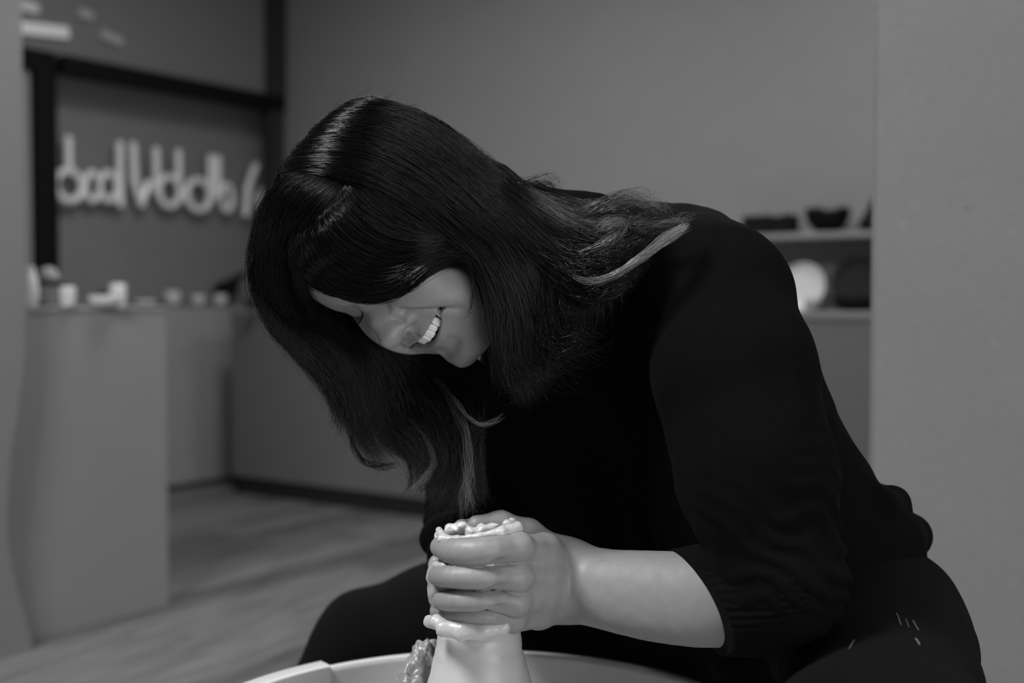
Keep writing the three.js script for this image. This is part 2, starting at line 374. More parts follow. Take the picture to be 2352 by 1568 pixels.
{ // dark winged vessel
  const o = thing('sculpture', 'dark lopsided vessel with a raised beak, right end of the window sill', 'sculpture', room(-0.12, SILL, bAt(528, -0.12)), 0.3);
  const f = (x, y, z) => { let d = ell(x, y, z, -0.02, 0.085, 0, 0.062, 0.04, 0.04); d = smin(d, cap(x, y, z, 0.0, 0.1, 0, 0.07, 0.165, 0, 0.036, 0.016), 0.03); d = smin(d, cap(x, y, z, -0.045, 0.08, 0, -0.075, 0.06, 0, 0.022, 0.014), 0.02); return smin(d, cap(x, y, z, -0.01, 0.0, 0, -0.01, 0.06, 0, 0.02, 0.013), 0.015); };
  mesh('body', skin((x, y, z) => Math.max(f(x, y, z), -y), [-0.12, -0.02, -0.06], [0.12, 0.2, 0.06], 0.006), MW.black, o);
}
pot('bowl', 'small dark bowl on the counter right beside her hair', 'bowl', vessel([[0.015, 0.001], [0.026, 0.015], [0.03, 0.034]]), MW.black, 574, 5.5, COUNTER);
// right: shelf
const onShelf = (px, b) => { // the a at which (px) sees the line b
  let lo = 1.5, hi = 4.4; for (let i = 0; i < 40; i++) { const m = (lo + hi) / 2, p = room(m, 0, b); if (1176 + 2700 * p.x / -p.z < px) lo = m; else hi = m; } return (lo + hi) / 2;
};
{
  const o = thing('box_vessel', 'black rectangular vessel with a dipped top edge, left on the wall shelf', 'vessel', room(onShelf(1768, 0.13), SHELF, 0.13), TURN);
  const f = (x, y, z) => { const q = (v, h) => Math.abs(v) - h; const dx = q(x, 0.104), dy = q(y - 0.04, 0.04), dz = q(z, 0.045); let d = Math.hypot(Math.max(dx, -0.01) + 0.01, Math.max(dy, -0.01) + 0.01, Math.max(dz, -0.01) + 0.01) - 0.01; d = Math.max(d, -ell(x, y, z, 0.01, 0.1, 0, 0.085, 0.07, 0.036)); return Math.max(d, -(Math.hypot(x - 0.045, (y - 0.094) * 1.1) - 0.026)); };
  mesh('body', skin(f, [-0.12, -0.02, -0.06], [0.12, 0.1, 0.06], 0.004), MW.black, o);
}
{
  const o = thing('shelf_bowl', 'black round-bottomed bowl with a notched lip, middle of the wall shelf', 'bowl', room(onShelf(1899, 0.13), SHELF, 0.13), TURN);
  const f = (x, y, z) => { let d = ell(x, y, z, 0, 0.085, 0, 0.086, 0.088, 0.075); d = Math.max(d, y - 0.098, -y); d = Math.max(d, -ell(x, y, z, 0, 0.1, 0, 0.074, 0.08, 0.063)); return Math.max(d, -(Math.hypot(x - 0.03, y - 0.108) - 0.03)); };
  mesh('body', skin(f, [-0.1, -0.02, -0.09], [0.1, 0.11, 0.09], 0.004), MW.black, o);
}
pot('cone_vessel', 'black pointed vessel at the edge of the partition on the wall shelf', 'vessel', lathe([[0.001, 0], [0.05, 0.002], [0.066, 0.025], [0.05, 0.06], [0.03, 0.1], [0.016, 0.13], [0.001, 0.137]]), MW.black, 2012, -room(onShelf(2012, 0.13), 0, 0.13).z, SHELF);
const counterDepth = (px, b) => -room(onShelf(px, b), 0, b).z;
// counter, right: plates on edge
function plate(name, label, material, px, b, r, y) {
  const a = onShelf(px, b), o = thing(name, label, 'plate', room(a, y, b), TURN);
  const g = lathe([[0.001, 0], [r * 0.6, 0.001], [r * 0.9, 0.008], [r, 0.018], [r * 0.97, 0.022], [r * 0.86, 0.014], [r * 0.55, 0.008], [0.001, 0.007]], 64);
  g.rotateX(Math.PI / 2 - 0.12); g.translate(0, r + 0.001, 0); mesh('disc', g, material, o);
  const foot = new RoundedBoxGeometry(r * 0.8, 0.014, 0.05, 2, 0.004); foot.translate(0, 0.007, 0.012); mesh('stand', foot, material, o);
  return o;
}
plate('plate', 'pale round plate standing on edge on the counter, partly behind her shoulder', MW.white, 1846, 0.3, 0.088, COUNTER);
pot('pinch_pot', 'small grey pinch pot in front of the pale plate', 'pot', vessel([[0.018, 0.001], [0.03, 0.02], [0.03, 0.045]]), MW.dim, 1866, counterDepth(1866, 0.4), COUNTER);
pot('pebble', 'small dark pebble-like lid between the pale plate and the dark plate', 'lid', lathe([[0.001, 0], [0.018, 0.001], [0.02, 0.01], [0.008, 0.018], [0.001, 0.018]]), MW.dark, 1888, counterDepth(1888, 0.42), COUNTER);
plate('plate', 'dark grey round plate standing on edge beside the partition', MW.dark, 1972, 0.22, 0.1, COUNTER);
pot('basin', 'black low basin in front of the dark standing plate', 'bowl', vessel([[0.06, 0.001], [0.088, 0.018], [0.092, 0.052]]), MW.black, 1975, counterDepth(1975, 0.38), COUNTER);
// ---------- potter's wheel: pan, wheel head, body; the clay on it ----------
const AXIS = at(1100, 690, 1.055).setY(0), RIM = 0.527, PAN_R = 0.291, HEAD_Y = 0.47;
const MC = {
  pan: mat(0.62, 0.33, { clearcoat: 0.3, clearcoatRoughness: 0.3 }), metal: mat(0.35, 0.3, { metalness: 1 }), dark: mat(0.05, 0.5),
};
{
  const w = thing('pottery_wheel', 'potter\'s wheel with a wide pale splash pan in front of the woman', 'pottery wheel', AXIS);
  const ring = (a0, a1, t, extra = 0) => new THREE.LatheGeometry([
    [PAN_R - 0.045, 0.43], [PAN_R - 0.012, 0.45], [PAN_R, 0.475], [PAN_R + 0.003 + extra, RIM - 0.006], [PAN_R + 0.001 + extra * 0.7, RIM - 0.001 + extra], [PAN_R - 0.003, RIM + extra],
    [PAN_R - t - 0.003, RIM - 0.001 + extra], [PAN_R - t - 0.006, RIM - 0.006], [PAN_R - t - 0.01, 0.48], [PAN_R - t - 0.022, 0.456], [PAN_R - 0.06, 0.438], [0.09, 0.435], [0.09, 0.43], [PAN_R - 0.045, 0.43]].map(([r, y]) => new THREE.Vector2(r, y)), 160, a0, a1);
  mesh('splash_pan', ring(0, tau, 0.006), MC.pan, w);
  // lapped joint of the two pan halves, thicker, at the left (angle from +z towards +x)
  const joint = new THREE.LatheGeometry([[PAN_R + 0.0035, 0.455], [PAN_R + 0.009, 0.46], [PAN_R + 0.009, RIM + 0.001], [PAN_R + 0.0065, RIM + 0.004], [PAN_R - 0.013, RIM + 0.004], [PAN_R - 0.0155, RIM + 0.0015], [PAN_R - 0.0165, RIM - 0.03], [PAN_R - 0.0165, 0.485], [PAN_R - 0.012, 0.483]].map(([r, y]) => new THREE.Vector2(r, y)), 40, 3.80, 0.38);
  mesh('pan_joint', joint, MC.pan, w, { label: 'thick lapped joint of the pan halves' });
  const head = lathe([[0.001, 0.452], [0.15, 0.452], [0.152, 0.458], [0.15, HEAD_Y], [0.001, HEAD_Y]], 96); mesh('wheel_head', head, MC.metal, w);
  mesh('shaft', new THREE.CylinderGeometry(0.02, 0.02, 0.2, 24).translate(0, 0.36, 0), MC.metal, w);
  mesh('body', new RoundedBoxGeometry(0.44, 0.16, 0.5, 4, 0.03).translate(0, 0.345, 0), MC.dark, w);
  for (const [x, z] of [[-0.18, -0.2], [0.18, -0.2], [-0.18, 0.2], [0.18, 0.2]]) mesh('leg', new THREE.CylinderGeometry(0.018, 0.014, 0.28, 16).translate(x, 0.139, z), MC.dark, w);
}
const clayBump = grain(256, 77, (u, v, r) => 128 + 50 * tiled(u, v, 1.2) + 45 * Math.sin(v * tau * 23 + 2 * tiled(u, v, 0.7, 3)) * (0.5 + 0.5 * tiled(u, v, 0.9, 8)) + 24 * (r() - 0.5));
MC.clay = mat(0.56, 0.42, { bumpMap: clayBump, bumpScale: 0.00014, clearcoat: 0.35, clearcoatRoughness: 0.3 });
MC.slip = mat(0.52, 0.42, { clearcoat: 0.35, clearcoatRoughness: 0.25 });
MC.film = mat(0.34, 0.45, { clearcoat: 0.2, clearcoatRoughness: 0.3 });
MC.wet = mat(0.27, 0.4, { clearcoat: 0.3, clearcoatRoughness: 0.2 });
const clayPoint = (px, py, d = 1.055) => at(px, py, d);
const P3 = (px, py, d, r) => { const p = at(px, py, d); return [p.x, p.y, p.z, r]; };
{
  const c = thing('clay_cone', 'tall wet cone of clay gripped by the hands at the centre of the wheel', 'clay', AXIS.clone().setY(HEAD_Y));
  // height above the wheel head -> radius
  const yOf = py => at(1100, py, 1.055).y - HEAD_Y;
  const prof = [[0.0005, 0], [0.075, 0], [0.078, 0.012], [0.063, 0.05], [0.0475, yOf(1568)], [0.0395, yOf(1490)], [0.0372, yOf(1450)], [0.034, yOf(1425)], [0.03, yOf(1380)], [0.0295, yOf(1300)], [0.031, yOf(1250)], [0.03, yOf(1232)], [0.024, yOf(1224)], [0.0005, yOf(1222)]];
  const g = lathe(prof, 128), p = g.attributes.position, r = rng(4);
  for (let i = 0; i < p.count; i++) {
    const x = p.getX(i), y = p.getY(i), z = p.getZ(i), q = Math.hypot(x, z); if (q < 0.004) continue;
    const a = Math.atan2(z, x), s = 1 + (0.00022 * Math.sin(y * 900 + a) + 0.0009 * noise3(x * 25, y * 60, z * 25)) / q;
    p.setX(i, x * s); p.setZ(i, z * s);
  }
  g.computeVertexNormals();
  { const uv = g.attributes.uv; for (let i = 0; i < uv.count; i++) uv.setXY(i, uv.getX(i) * 3, p.getY(i) * 14); }
  mesh('body', g, MC.clay, c);
  const L = q => { const v = V(q[0], q[1], q[2]).sub(c.position); return [v.x, v.y, v.z, q[3]]; };
  const slip = (name, pts, lump, material = MC.slip, k = 0.004, cell = 0.0014, label) => {
    const q = pts.map(a => L(P3(...a))), lo = [1, 1, 1], hi = [-1, -1, -1];
    for (const a of q) for (let i = 0; i < 3; i++) { lo[i] = Math.min(lo[i], a[i] - a[3] - 0.006); hi[i] = Math.max(hi[i], a[i] + a[3] + 0.006); }
    const f = (x, y, z) => chain(x, y, z, q, k) + lump * (noise3(x * 75, y * 75, z * 75) + 0.22 * noise3(x * 260, y * 260, z * 260));
    mesh(name, skin(f, lo, hi, cell, 1.9), material, c, label ? { label } : {});
  };
  // slip squeezed over the hands: top rim, folds inside it, thin seams between fingers, the thick ring below, a curl
  slip('slip', [[1010, 1218, 1.02, 0.0035], [1018, 1238, 1.006, 0.0042], [1050, 1240, 0.997, 0.003], [1100, 1232, 0.995, 0.003], [1150, 1222, 1.0, 0.0045], [1188, 1211, 1.014, 0.0055]], 0.0008, MC.slip, 0.004, 0.0014, 'bright slip squeezed over the index finger');
  slip('slip', [[1165, 1206, 1.02, 0.005], [1180, 1200, 1.03, 0.004]], 0.0012);
  slip('slip', [[1035, 1218, 1.03, 0.006], [1060, 1212, 1.03, 0.005], [1085, 1222, 1.025, 0.004], [1110, 1218, 1.03, 0.005], [1140, 1213, 1.03, 0.004]], 0.0016, MC.clay);
  slip('slip', [[1008, 1228, 1.03, 0.004], [1006, 1250, 1.022, 0.0025]], 0.0006);
  slip('slip', [[1001, 1298, 1.022, 0.003], [1020, 1300, 1.004, 0.0028], [1034, 1304, 0.998, 0.002]], 0.0008);
  slip('slip', [[1001, 1292, 1.036, 0.0055], [999, 1325, 1.032, 0.0066], [1004, 1362, 1.03, 0.0068], [1012, 1400, 1.026, 0.006]], 0.0009, MC.film, 0.006, 0.0016);
  slip('slip', [[1092, 1302, 0.986, 0.0012], [1115, 1300, 0.986, 0.0016], [1132, 1297, 0.988, 0.0012]], 0.0004, MC.slip, 0.002, 0.001);
  slip('slip', [[984, 1427, 1.02, 0.0052], [1003, 1428, 1.008, 0.005], [1022, 1444, 1.0, 0.0066], [1062, 1450, 0.996, 0.0072], [1110, 1449, 0.997, 0.0072], [1154, 1440, 1.003, 0.0064]], 0.0008, MC.slip, 0.005, 0.0014, 'thick ring of slip under the little finger');
  slip('slip', [[1140, 1412, 1.003, 0.003], [1150, 1425, 1.002, 0.004]], 0.0012);
}
{ // ribbon of wet trimmings leaning behind the cone on the pan
  const o = thing('clay_trimming', 'lumpy grey spike of wet clay slop standing left of the cone inside the pan', 'clay slop');
  const q = [P3(990, 1480, 1.13, 0.006), P3(972, 1500, 1.12, 0.010), P3(958, 1535, 1.11, 0.0125), P3(945, 1580, 1.1, 0.014), P3(925, 1660, 1.09, 0.02), P3(915, 1740, 1.085, 0.028), P3(905, 1850, 1.08, 0.035)];
  const f = (x, y, z) => chain(x, y, z, q, 0.006) + 0.0035 * noise3(x * 60, y * 35, z * 60) + 0.0011 * noise3(x * 190, y * 120, z * 190);
  const lo = [1, 1, 1e3], hi = [-1, -1, -1e3];
  for (const a of q) for (let i = 0; i < 3; i++) { lo[i] = Math.min(lo[i], a[i] - a[3] - 0.008); hi[i] = Math.max(hi[i], a[i] + a[3] + 0.008); }
  lo[1] = Math.max(lo[1], HEAD_Y - 0.002);
  mesh('lump', skin((x, y, z) => Math.max(f(x, y, z), HEAD_Y - y), lo, hi, 0.0022, 1.9), MC.wet, o);
}
// ---------- the head: x to her left, y up the face, z forward, centimetres, origin at the root of the nose ----------
const HEAD_SCALE = 0.0096;
const HEAD = new THREE.Matrix4().makeBasis(V(0.4403, 0.4818, 0.7577), V(-0.85566, 0.48082, 0.19149), V(-0.2720, -0.7326, 0.6239))
  .scale(V(HEAD_SCALE, HEAD_SCALE, HEAD_SCALE)).setPosition(-0.13578, 0.93223, -1.06016);
const CRANIUM = [0, 2.8, -8.7, 7.7, 8.6, 9.6];
function crease(x, y, pts) {
  let best = 1e9, side = 1;
  for (let i = 0; i + 1 < pts.length; i++) {
    const [ax, ay] = pts[i], [bx, by] = pts[i + 1], ux = bx - ax, uy = by - ay;
    let t = ((x - ax) * ux + (y - ay) * uy) / (ux * ux + uy * uy); t = t < 0 ? 0 : t > 1 ? 1 : t;
    const dx = x - ax - t * ux, dy = y - ay - t * uy, d = Math.hypot(dx, dy);
    if (d < best) { best = d; side = ux * dy - uy * dx > 0 ? 1 : -1; }
  }
  return best * side;
}
const SMILE = [[2.45, -3.9], [2.8, -4.4], [3.5, -5.5], [4.15, -6.8], [4.55, -8.1], [4.5, -9.6]];
// how much of a place on the face is lip
function lipShare(X, y, z) {
  const x = Math.abs(X); if (z < -4 || x > 3.9) return 0;
  const yu = -6.68 + 0.008 * x * x, yl = -8.05 + 0.095 * x * x, zl = 0.45 - 0.15 * x * x;
  const a = Math.hypot(y - (yu + 0.22 - 0.03 * x), z - zl - 0.05) - (0.32 - 0.04 * x), b = Math.hypot(y - (yl - 0.3 + 0.06 * x), z - zl + 0.1) - (0.42 - 0.06 * x);
  return Math.max(0, Math.min(1, 0.5 - Math.min(a, b) / 0.12));
}
const LIDS = [[1.6, -0.5], [2.4, -0.9], [3.2, -1.0], [4.2, -0.8], [4.9, -0.4]], LID_FOLD = [[1.8, 0.15], [3.0, 0.5], [4.4, 0.2]];
function headDistance(X, y, z) {
  const x = Math.abs(X);
  // skull, face block, jaw
  let d = ell(x, y, z, 0, 2.8, -8.7, 7.5, 8.4, 9.2);
  d = smin(d, ell(x, y, z, 0, 2.4, -3.6, 5.9, 4.8, 4.0), 2.5);                    // forehead
  d = smin(d, ell(x, y, z, 0, -4.6, -5.0, 6.0, 7.2, 5.3), 2.5);                   // middle of the face
  d = smin(d, cap(x, y, z, 4.7, -8.0, -7.4, 1.6, -11.2, -1.4, 1.5, 1.2), 2.4);    // jaw
  d = smin(d, ell(x, y, z, 0, -11.0, -1.25, 2.1, 1.35, 1.75), 1.6);                // chin
  d = smin(d, ell(x, y, z, 0, -11.0, -5.0, 3.6, 1.2, 4.5), 2.0);                  // under the chin
  d = smin(d, cap(x, y, z, 5.0, -2.7, -4.4, 3.6, -3.0, -2.0, 1.3, 1.6), 2.6);     // cheek bone
  d = smin(d, ell(x, y, z, 3.7, -4.2, -2.2, 2.4, 2.1, 2.2), 2.4);                 // cheek lifted by the smile
  d = smin(d, ell(x, y, z, 0, -7.3, -2.8, 3.6, 3.2, 3.3), 1.6);                   // muzzle over the teeth
  d = smin(d, ell(x, y, z, 4.2, -6.6, -3.0, 1.6, 2.8, 2.2), 2.0);                 // cheek beside the fold
  // eyes
  d = smax(d, -ell(x, y, z, 3.0, -0.35, 1.0, 1.9, 1.2, 1.5), 1.3);
  d = smin(d, cap(x, y, z, 1.3, 1.15, -0.3, 4.4, 1.4, -1.6, 0.55, 0.4), 1.0);     // brow
  d = smin(d, ball(x, y, z, 3.1, -0.4, -1.95, 1.22), 0.6);                        // eyeball under its lids
  d = smin(d, cap(x, y, z, 1.8, -1.45, -0.7, 4.2, -1.35, -1.6, 0.42, 0.34), 0.7); // lower lid bunched by the smile
  // nose
  let nose = chain(x, y, z, [[0, 0.4, -0.75, 0.6], [0, -0.8, 0.05, 0.6], [0, -2.4, 1.35, 0.78], [0, -3.9, 2.45, 1.02]], 0.5);
  nose = smin(nose, cap(x, y, z, 0.5, -0.6, -0.8, 1.0, -3.3, 0.6, 0.7, 1.15), 1.2);
  nose = smin(nose, cap(x, y, z, 0.5, -4.0, 2.0, 1.65, -4.35, 0.55, 0.75, 0.8), 0.7);
  nose = smin(nose, ell(x, y, z, 1.75, -4.5, 0.45, 0.62, 0.72, 0.95), 0.25);
  { const q = cap(x, y, z, 1.25, -3.3, 1.2, 1.75, -4.0, 1.35, 0, 0); nose += 0.3 * Math.exp(-((q / 0.5) ** 2)); } // hollow above the wing
  nose = smin(nose, cap(x, y, z, 0, -4.6, 2.3, 0, -5.0, 0.5, 0.38, 0.5), 0.5);   // column
  d = smin(d, nose, 0.6);
  d = smax(d, -ell(x, y, z, 0.75, -5.1, 1.4, 0.38, 0.42, 0.72), 0.25);            // nostril
  // the smile: an opening between two curves, lips along it
  const yu = -6.68 + 0.008 * x * x - 0.06 * Math.exp(-x * x * 2), yl = -8.05 + 0.095 * x * x, zl = 0.45 - 0.15 * x * x;
  const gap = Math.max(y - yu, (yl - y) / Math.sqrt(1 + 0.11 * x * x));
  d = smax(d, -Math.max(gap, zl - 3.4 - z), 0.12);
  const lipU = Math.hypot(Math.max(0, x - 3.8), y - (yu + 0.3 - 0.03 * x), (z - zl + 0.12) * 0.9) - (0.34 - 0.04 * x);
  d = smin(d, lipU, 0.35);
  const lipL = Math.hypot(Math.max(0, x - 3.7), (y - (yl - 0.38 + 0.06 * x)) / Math.sqrt(1 + 0.06 * x * x), (z - zl + 0.3) * 0.9) - (0.47 - 0.065 * x);
  d = smin(d, lipL, 0.35);
  d = smax(d, -cap(x, y, z, 0, -5.3, 1.2, 0, -6.3, 0.95, 0.14, 0.2), 0.35);       // philtrum
  d = smax(d, -cap(x, y, z, 0, -9.7, 0.9, 1.3, -9.5, 0.55, 0.3, 0.2), 1.2);     // hollow above the chin
  if (z > -7 && y < 3) {
    const s = crease(x, y, SMILE), e = s / (s > 0 ? 0.5 : 0.32), fade = Math.min(1, Math.max(0, (y + 9.8) / 2.5)) * Math.min(1, Math.max(0, (z + 5.5) / 2)) * Math.min(1, Math.max(0, (x - 1.7) / 0.7));
    d += fade * (0.3 * Math.exp(-e * e) - (s > 0 ? 0.24 * Math.exp(-(((s - 1.1) / 0.8) ** 2)) : 0));
    if (z > -3.5) d += 0.12 * Math.exp(-((crease(x, y, LIDS) / 0.1) ** 2)) + 0.06 * Math.exp(-((crease(x, y, LID_FOLD) / 0.16) ** 2));
  }
  // ears
  d = smin(d, ell(x, y, z, 7.1, -2.2, -8.8, 0.7, 3.0, 1.8), 0.5);
  // neck root
  return smin(d, cap(x, y, z, 0, -5, -9.6, 0, -12, -10.4, 4.4, 3.5), 2.0);
}
// ---------- the woman ----------
const MP = {
  skin: mat(0.265, 0.5, { clearcoat: 0.1, clearcoatRoughness: 0.5, vertexColors: true }),
  teeth: mat(0.85, 0.25, { clearcoat: 0.5, clearcoatRoughness: 0.1 }),
  wool: mat(0.0028, 1, { specularIntensity: 0.15 }),
  rib: mat(0.0042, 1, { specularIntensity: 0.15 }),
  denim: mat(0.0048, 1, { specularIntensity: 0.2 }), lint: mat(0.2, 0.9), shoe: mat(0.01, 0.6),
};
const woman = thing('person', 'laughing woman with long dark hair in a black sweater bent over the clay', 'person', V(0, 0, 0));
const pieces = [];
// pigment: faint mottling and freckles; lips a little deeper
function pigment(g, lips) {
  const p = g.attributes.position, c = new Float32Array(p.count * 3);
  for (let i = 0; i < p.count; i++) {
    const x = p.getX(i), y = p.getY(i), z = p.getZ(i), k = lips ? HEAD_SCALE : 1, f = noise3(x * k * 260, y * k * 260, z * k * 260);
    let v = 0.97 + 0.03 * noise3(x * k * 70, y * k * 70, z * k * 70) + 0.025 * f; if (f > 0.74) v *= 0.86;
    if (lips) v *= 1 - 0.3 * lipShare(x, y, z);
    c[3 * i] = c[3 * i + 1] = c[3 * i + 2] = v;
  }
  g.setAttribute('color', new THREE.BufferAttribute(c, 3)); return g;
}
// head
{
  const g = skin(headDistance, [-9, -15, -19.5], [9, 12.5, 5], 0.13);
  pieces.push(pigment(g, true).applyMatrix4(HEAD));
}
// hands and left forearm
const flat = (a, b, dy) => [[a[0], a[1] + dy, a[2], a[3]], [b[0], b[1] + dy, b[2], b[3]]];
{
  const fingersL = [
    [P3(1190, 1256, 1.006, 0.0118), P3(1112, 1266, 0.984, 0.0124), P3(1046, 1266, 0.994, 0.0114), P3(1012, 1256, 1.022, 0.0092)],
    [P3(1189, 1324, 1.002, 0.0114), P3(1105, 1326, 0.983, 0.0106), P3(1036, 1324, 0.991, 0.0098), P3(1006, 1322, 1.02, 0.0088)],
    [P3(1184, 1383, 1.005, 0.0106), P3(1108, 1380, 0.986, 0.0094), P3(1044, 1380, 0.993, 0.0088), P3(1014, 1380, 1.018, 0.008)],
    [P3(1178, 1424, 1.016, 0.0096), P3(1112, 1414, 0.997, 0.0078), P3(1062, 1412, 1.0, 0.0072), P3(1036, 1412, 1.014, 0.0068)]];
  const webs = [P3(1150, 1296, 0.981, 0.0055), P3(1154, 1356, 0.981, 0.0058), P3(1146, 1404, 0.985, 0.0064)];
  const palm = [
    [P3(1306, 1292, 1.085, 0.019), P3(1250, 1264, 1.05, 0.0145), P3(1192, 1258, 1.01, 0.0115)],
    [P3(1308, 1320, 1.083, 0.019), P3(1250, 1322, 1.043, 0.0135), P3(1190, 1325, 1.007, 0.0112)],
    [P3(1308, 1350, 1.083, 0.019), P3(1248, 1370, 1.045, 0.0135), P3(1186, 1383, 1.009, 0.0106)],
    [P3(1304, 1378, 1.086, 0.018), P3(1240, 1408, 1.055, 0.013), P3(1180, 1424, 1.025, 0.0105)]];
  const thumb = [P3(1284, 1278, 1.094, 0.0165), P3(1212, 1226, 1.085, 0.0135), P3(1150, 1204, 1.072, 0.0118), P3(1096, 1206, 1.064, 0.0092)];
  const fore = [P3(1308, 1318, 1.088, 0.0255), P3(1400, 1334, 1.058, 0.0255), P3(1500, 1345, 1.028, 0.028), P3(1640, 1354, 0.985, 0.029), P3(1790, 1345, 0.938, 0.028)];
  const fore2 = [P3(1308, 1350, 1.088, 0.0255), P3(1400, 1372, 1.058, 0.0265), P3(1500, 1390, 1.028, 0.0282), P3(1640, 1398, 0.985, 0.029), P3(1790, 1365, 0.938, 0.028)];
  const foreS = smooth(fore, 12), fore2S = smooth(fore2, 12);
  const hand = (x, y, z) => {
    let d = smin(chain(x, y, z, foreS) - 0.0025, chain(x, y, z, fore2S) - 0.0025, 0.02);
    let p = 1e3; for (const q of palm) p = smin(p, chain(x, y, z, q, 0.008), 0.011);
    p = smin(p, chain(x, y, z, thumb, 0.006), 0.012);
    d = smin(d, p, 0.016);
    let f = 1e3;
    for (const q of fingersL) {
      let e = chain(x, y, z, q.s ??= smooth(q, 12));
      const k = q[0]; e = smin(e, Math.hypot(x - k[0] - 0.001, y - k[1], z - k[2] - 0.0036) - k[3] * 0.8, 0.008);   // knuckle
      f = smin(f, e, 0.0014);
    }
    d = smin(d, f, 0.009);
    for (const q of webs) d = smax(d, -(Math.hypot((x - q[0]) * 0.55, y - q[1], z - q[2]) - q[3]), 0.006);
    // wrist creases, fine relief
    for (const [px, w] of [[1296, 1], [1310, 0.7], [1288, 0.5]]) { const c = at(px, 1335, 1.06); const s = (x - c.x) * 0.93 - (z - c.z) * 0.3 + 0.18 * (y - c.y) * (y - c.y) * 60; d += 0.00018 * w * Math.exp(-((s / 0.0011) ** 2)); }
    return d + 0.0002 * noise3(x * 45, y * 55, z * 55);
  };
  const a = at(1000, 1480, 1.1), b = at(1850, 1150, 0.9);
  pieces.push(pigment(skin(hand, [-0.085, 0.605, -1.135], [0.245, 0.775, -0.87], 0.0017, 1.7)));
  // right hand behind, its fingers coming round the left of the clay under the others
  const fingersR = [0, 1, 2, 3].map(i => { const y = [1296, 1334, 1372, 1402][i], s = [1, 1.04, 0.98, 0.85][i]; return [P3(1026, y - 6, 1.118, 0.0108), P3(1009, y, 1.074, 0.0102 * s), P3(1012, y + 3, 1.042, 0.0094 * s), P3(1034, y + 4, 1.017, 0.0082 * s)]; });
  const palmR = [0, 1, 2, 3].map(i => [P3(1078, 1300 + 22 * i, 1.165, 0.016), P3(1030, [1290, 1328, 1366, 1396][i], 1.122, 0.0125)]);
  const thumbR = [P3(1090, 1288, 1.16, 0.015), P3(1088, 1248, 1.13, 0.0125), P3(1078, 1222, 1.105, 0.0112), P3(1062, 1214, 1.085, 0.009)];
  const foreR = [P3(1082, 1325, 1.175, 0.024), P3(1085, 1270, 1.26, 0.03), P3(1090, 1190, 1.36, 0.035)];
  const handR = (x, y, z) => {
    let d = chain(x, y, z, foreR, 0.012), p = 1e3;
    for (const q of palmR) p = smin(p, chain(x, y, z, q, 0.008), 0.011);
    p = smin(p, chain(x, y, z, thumbR, 0.006), 0.01); d = smin(d, p, 0.014);
    let f = 1e3; for (const q of fingersR) f = smin(f, chain(x, y, z, q.s ??= smooth(q, 12)), 0.0014);
    return smin(d, f, 0.005);
  };
  pieces.push(pigment(skin(handR, [-0.085, 0.61, -1.4], [0.03, 0.79, -1.0], 0.002, 1.7)));
}
// trunk and limbs under the clothes
const TRUNK = [P3(1880, 1360, 1.15, 0.055), P3(1760, 1180, 1.17, 0.065), P3(1650, 900, 1.17, 0.075), P3(1550, 690, 1.17, 0.055), P3(1380, 610, 1.16, 0.045), P3(1180, 590, 1.14, 0.042)];
const ARM_L = [P3(1640, 700, 1.05, 0.045), P3(1700, 950, 0.985, 0.042), P3(1822, 1345, 0.928, 0.034)];
const ARM_R = [P3(1490, 690, 1.33, 0.045), P3(1300, 920, 1.34, 0.042), P3(1090, 1170, 1.36, 0.034)];
const LEG_R = [P3(1830, 1430, 1.27, 0.072), P3(1350, 1418, 1.44, 0.066), P3(1050, 1425, 1.48, 0.064), P3(842, 1478, 1.49, 0.057)];
const KNEE_L = V(0.2, 0.53, -0.6), ANK_L = V(0.17, 0.08, -0.66), ANK_R = at(640, 690, 1.47).setY(0.08);
const LEG_L = [P3(2010, 1460, 1.07, 0.078), [0.275, 0.575, -0.85, 0.072], [KNEE_L.x, KNEE_L.y, KNEE_L.z, 0.055]];
const SHIN_R = [[...LEG_R[3].slice(0, 3), 0.053], [ANK_R.x, 0.3, ANK_R.z - 0.02, 0.05], [ANK_R.x, 0.09, ANK_R.z, 0.035]];
const SHIN_L = [[KNEE_L.x, KNEE_L.y, KNEE_L.z, 0.053], [ANK_L.x, 0.3, ANK_L.z + 0.02, 0.05], [ANK_L.x, 0.09, ANK_L.z, 0.035]];
{
  const f = (x, y, z) => {
    let d = chain(x, y, z, TRUNK, 0.03);
    for (const q of [ARM_L, ARM_R]) d = smin(d, chain(x, y, z, q, 0.02), 0.03);
    for (const q of [LEG_R, LEG_L, SHIN_R, SHIN_L]) d = smin(d, chain(x, y, z, q, 0.02) + 0.026, 0.02);
    return d;
  };
  pieces.push(pigment(skin(f, [-0.4, 0.02, -1.5], [0.5, 1.12, -0.55], 0.014)));
}
mesh('body', mergeGeometries(pieces), MP.skin, woman);
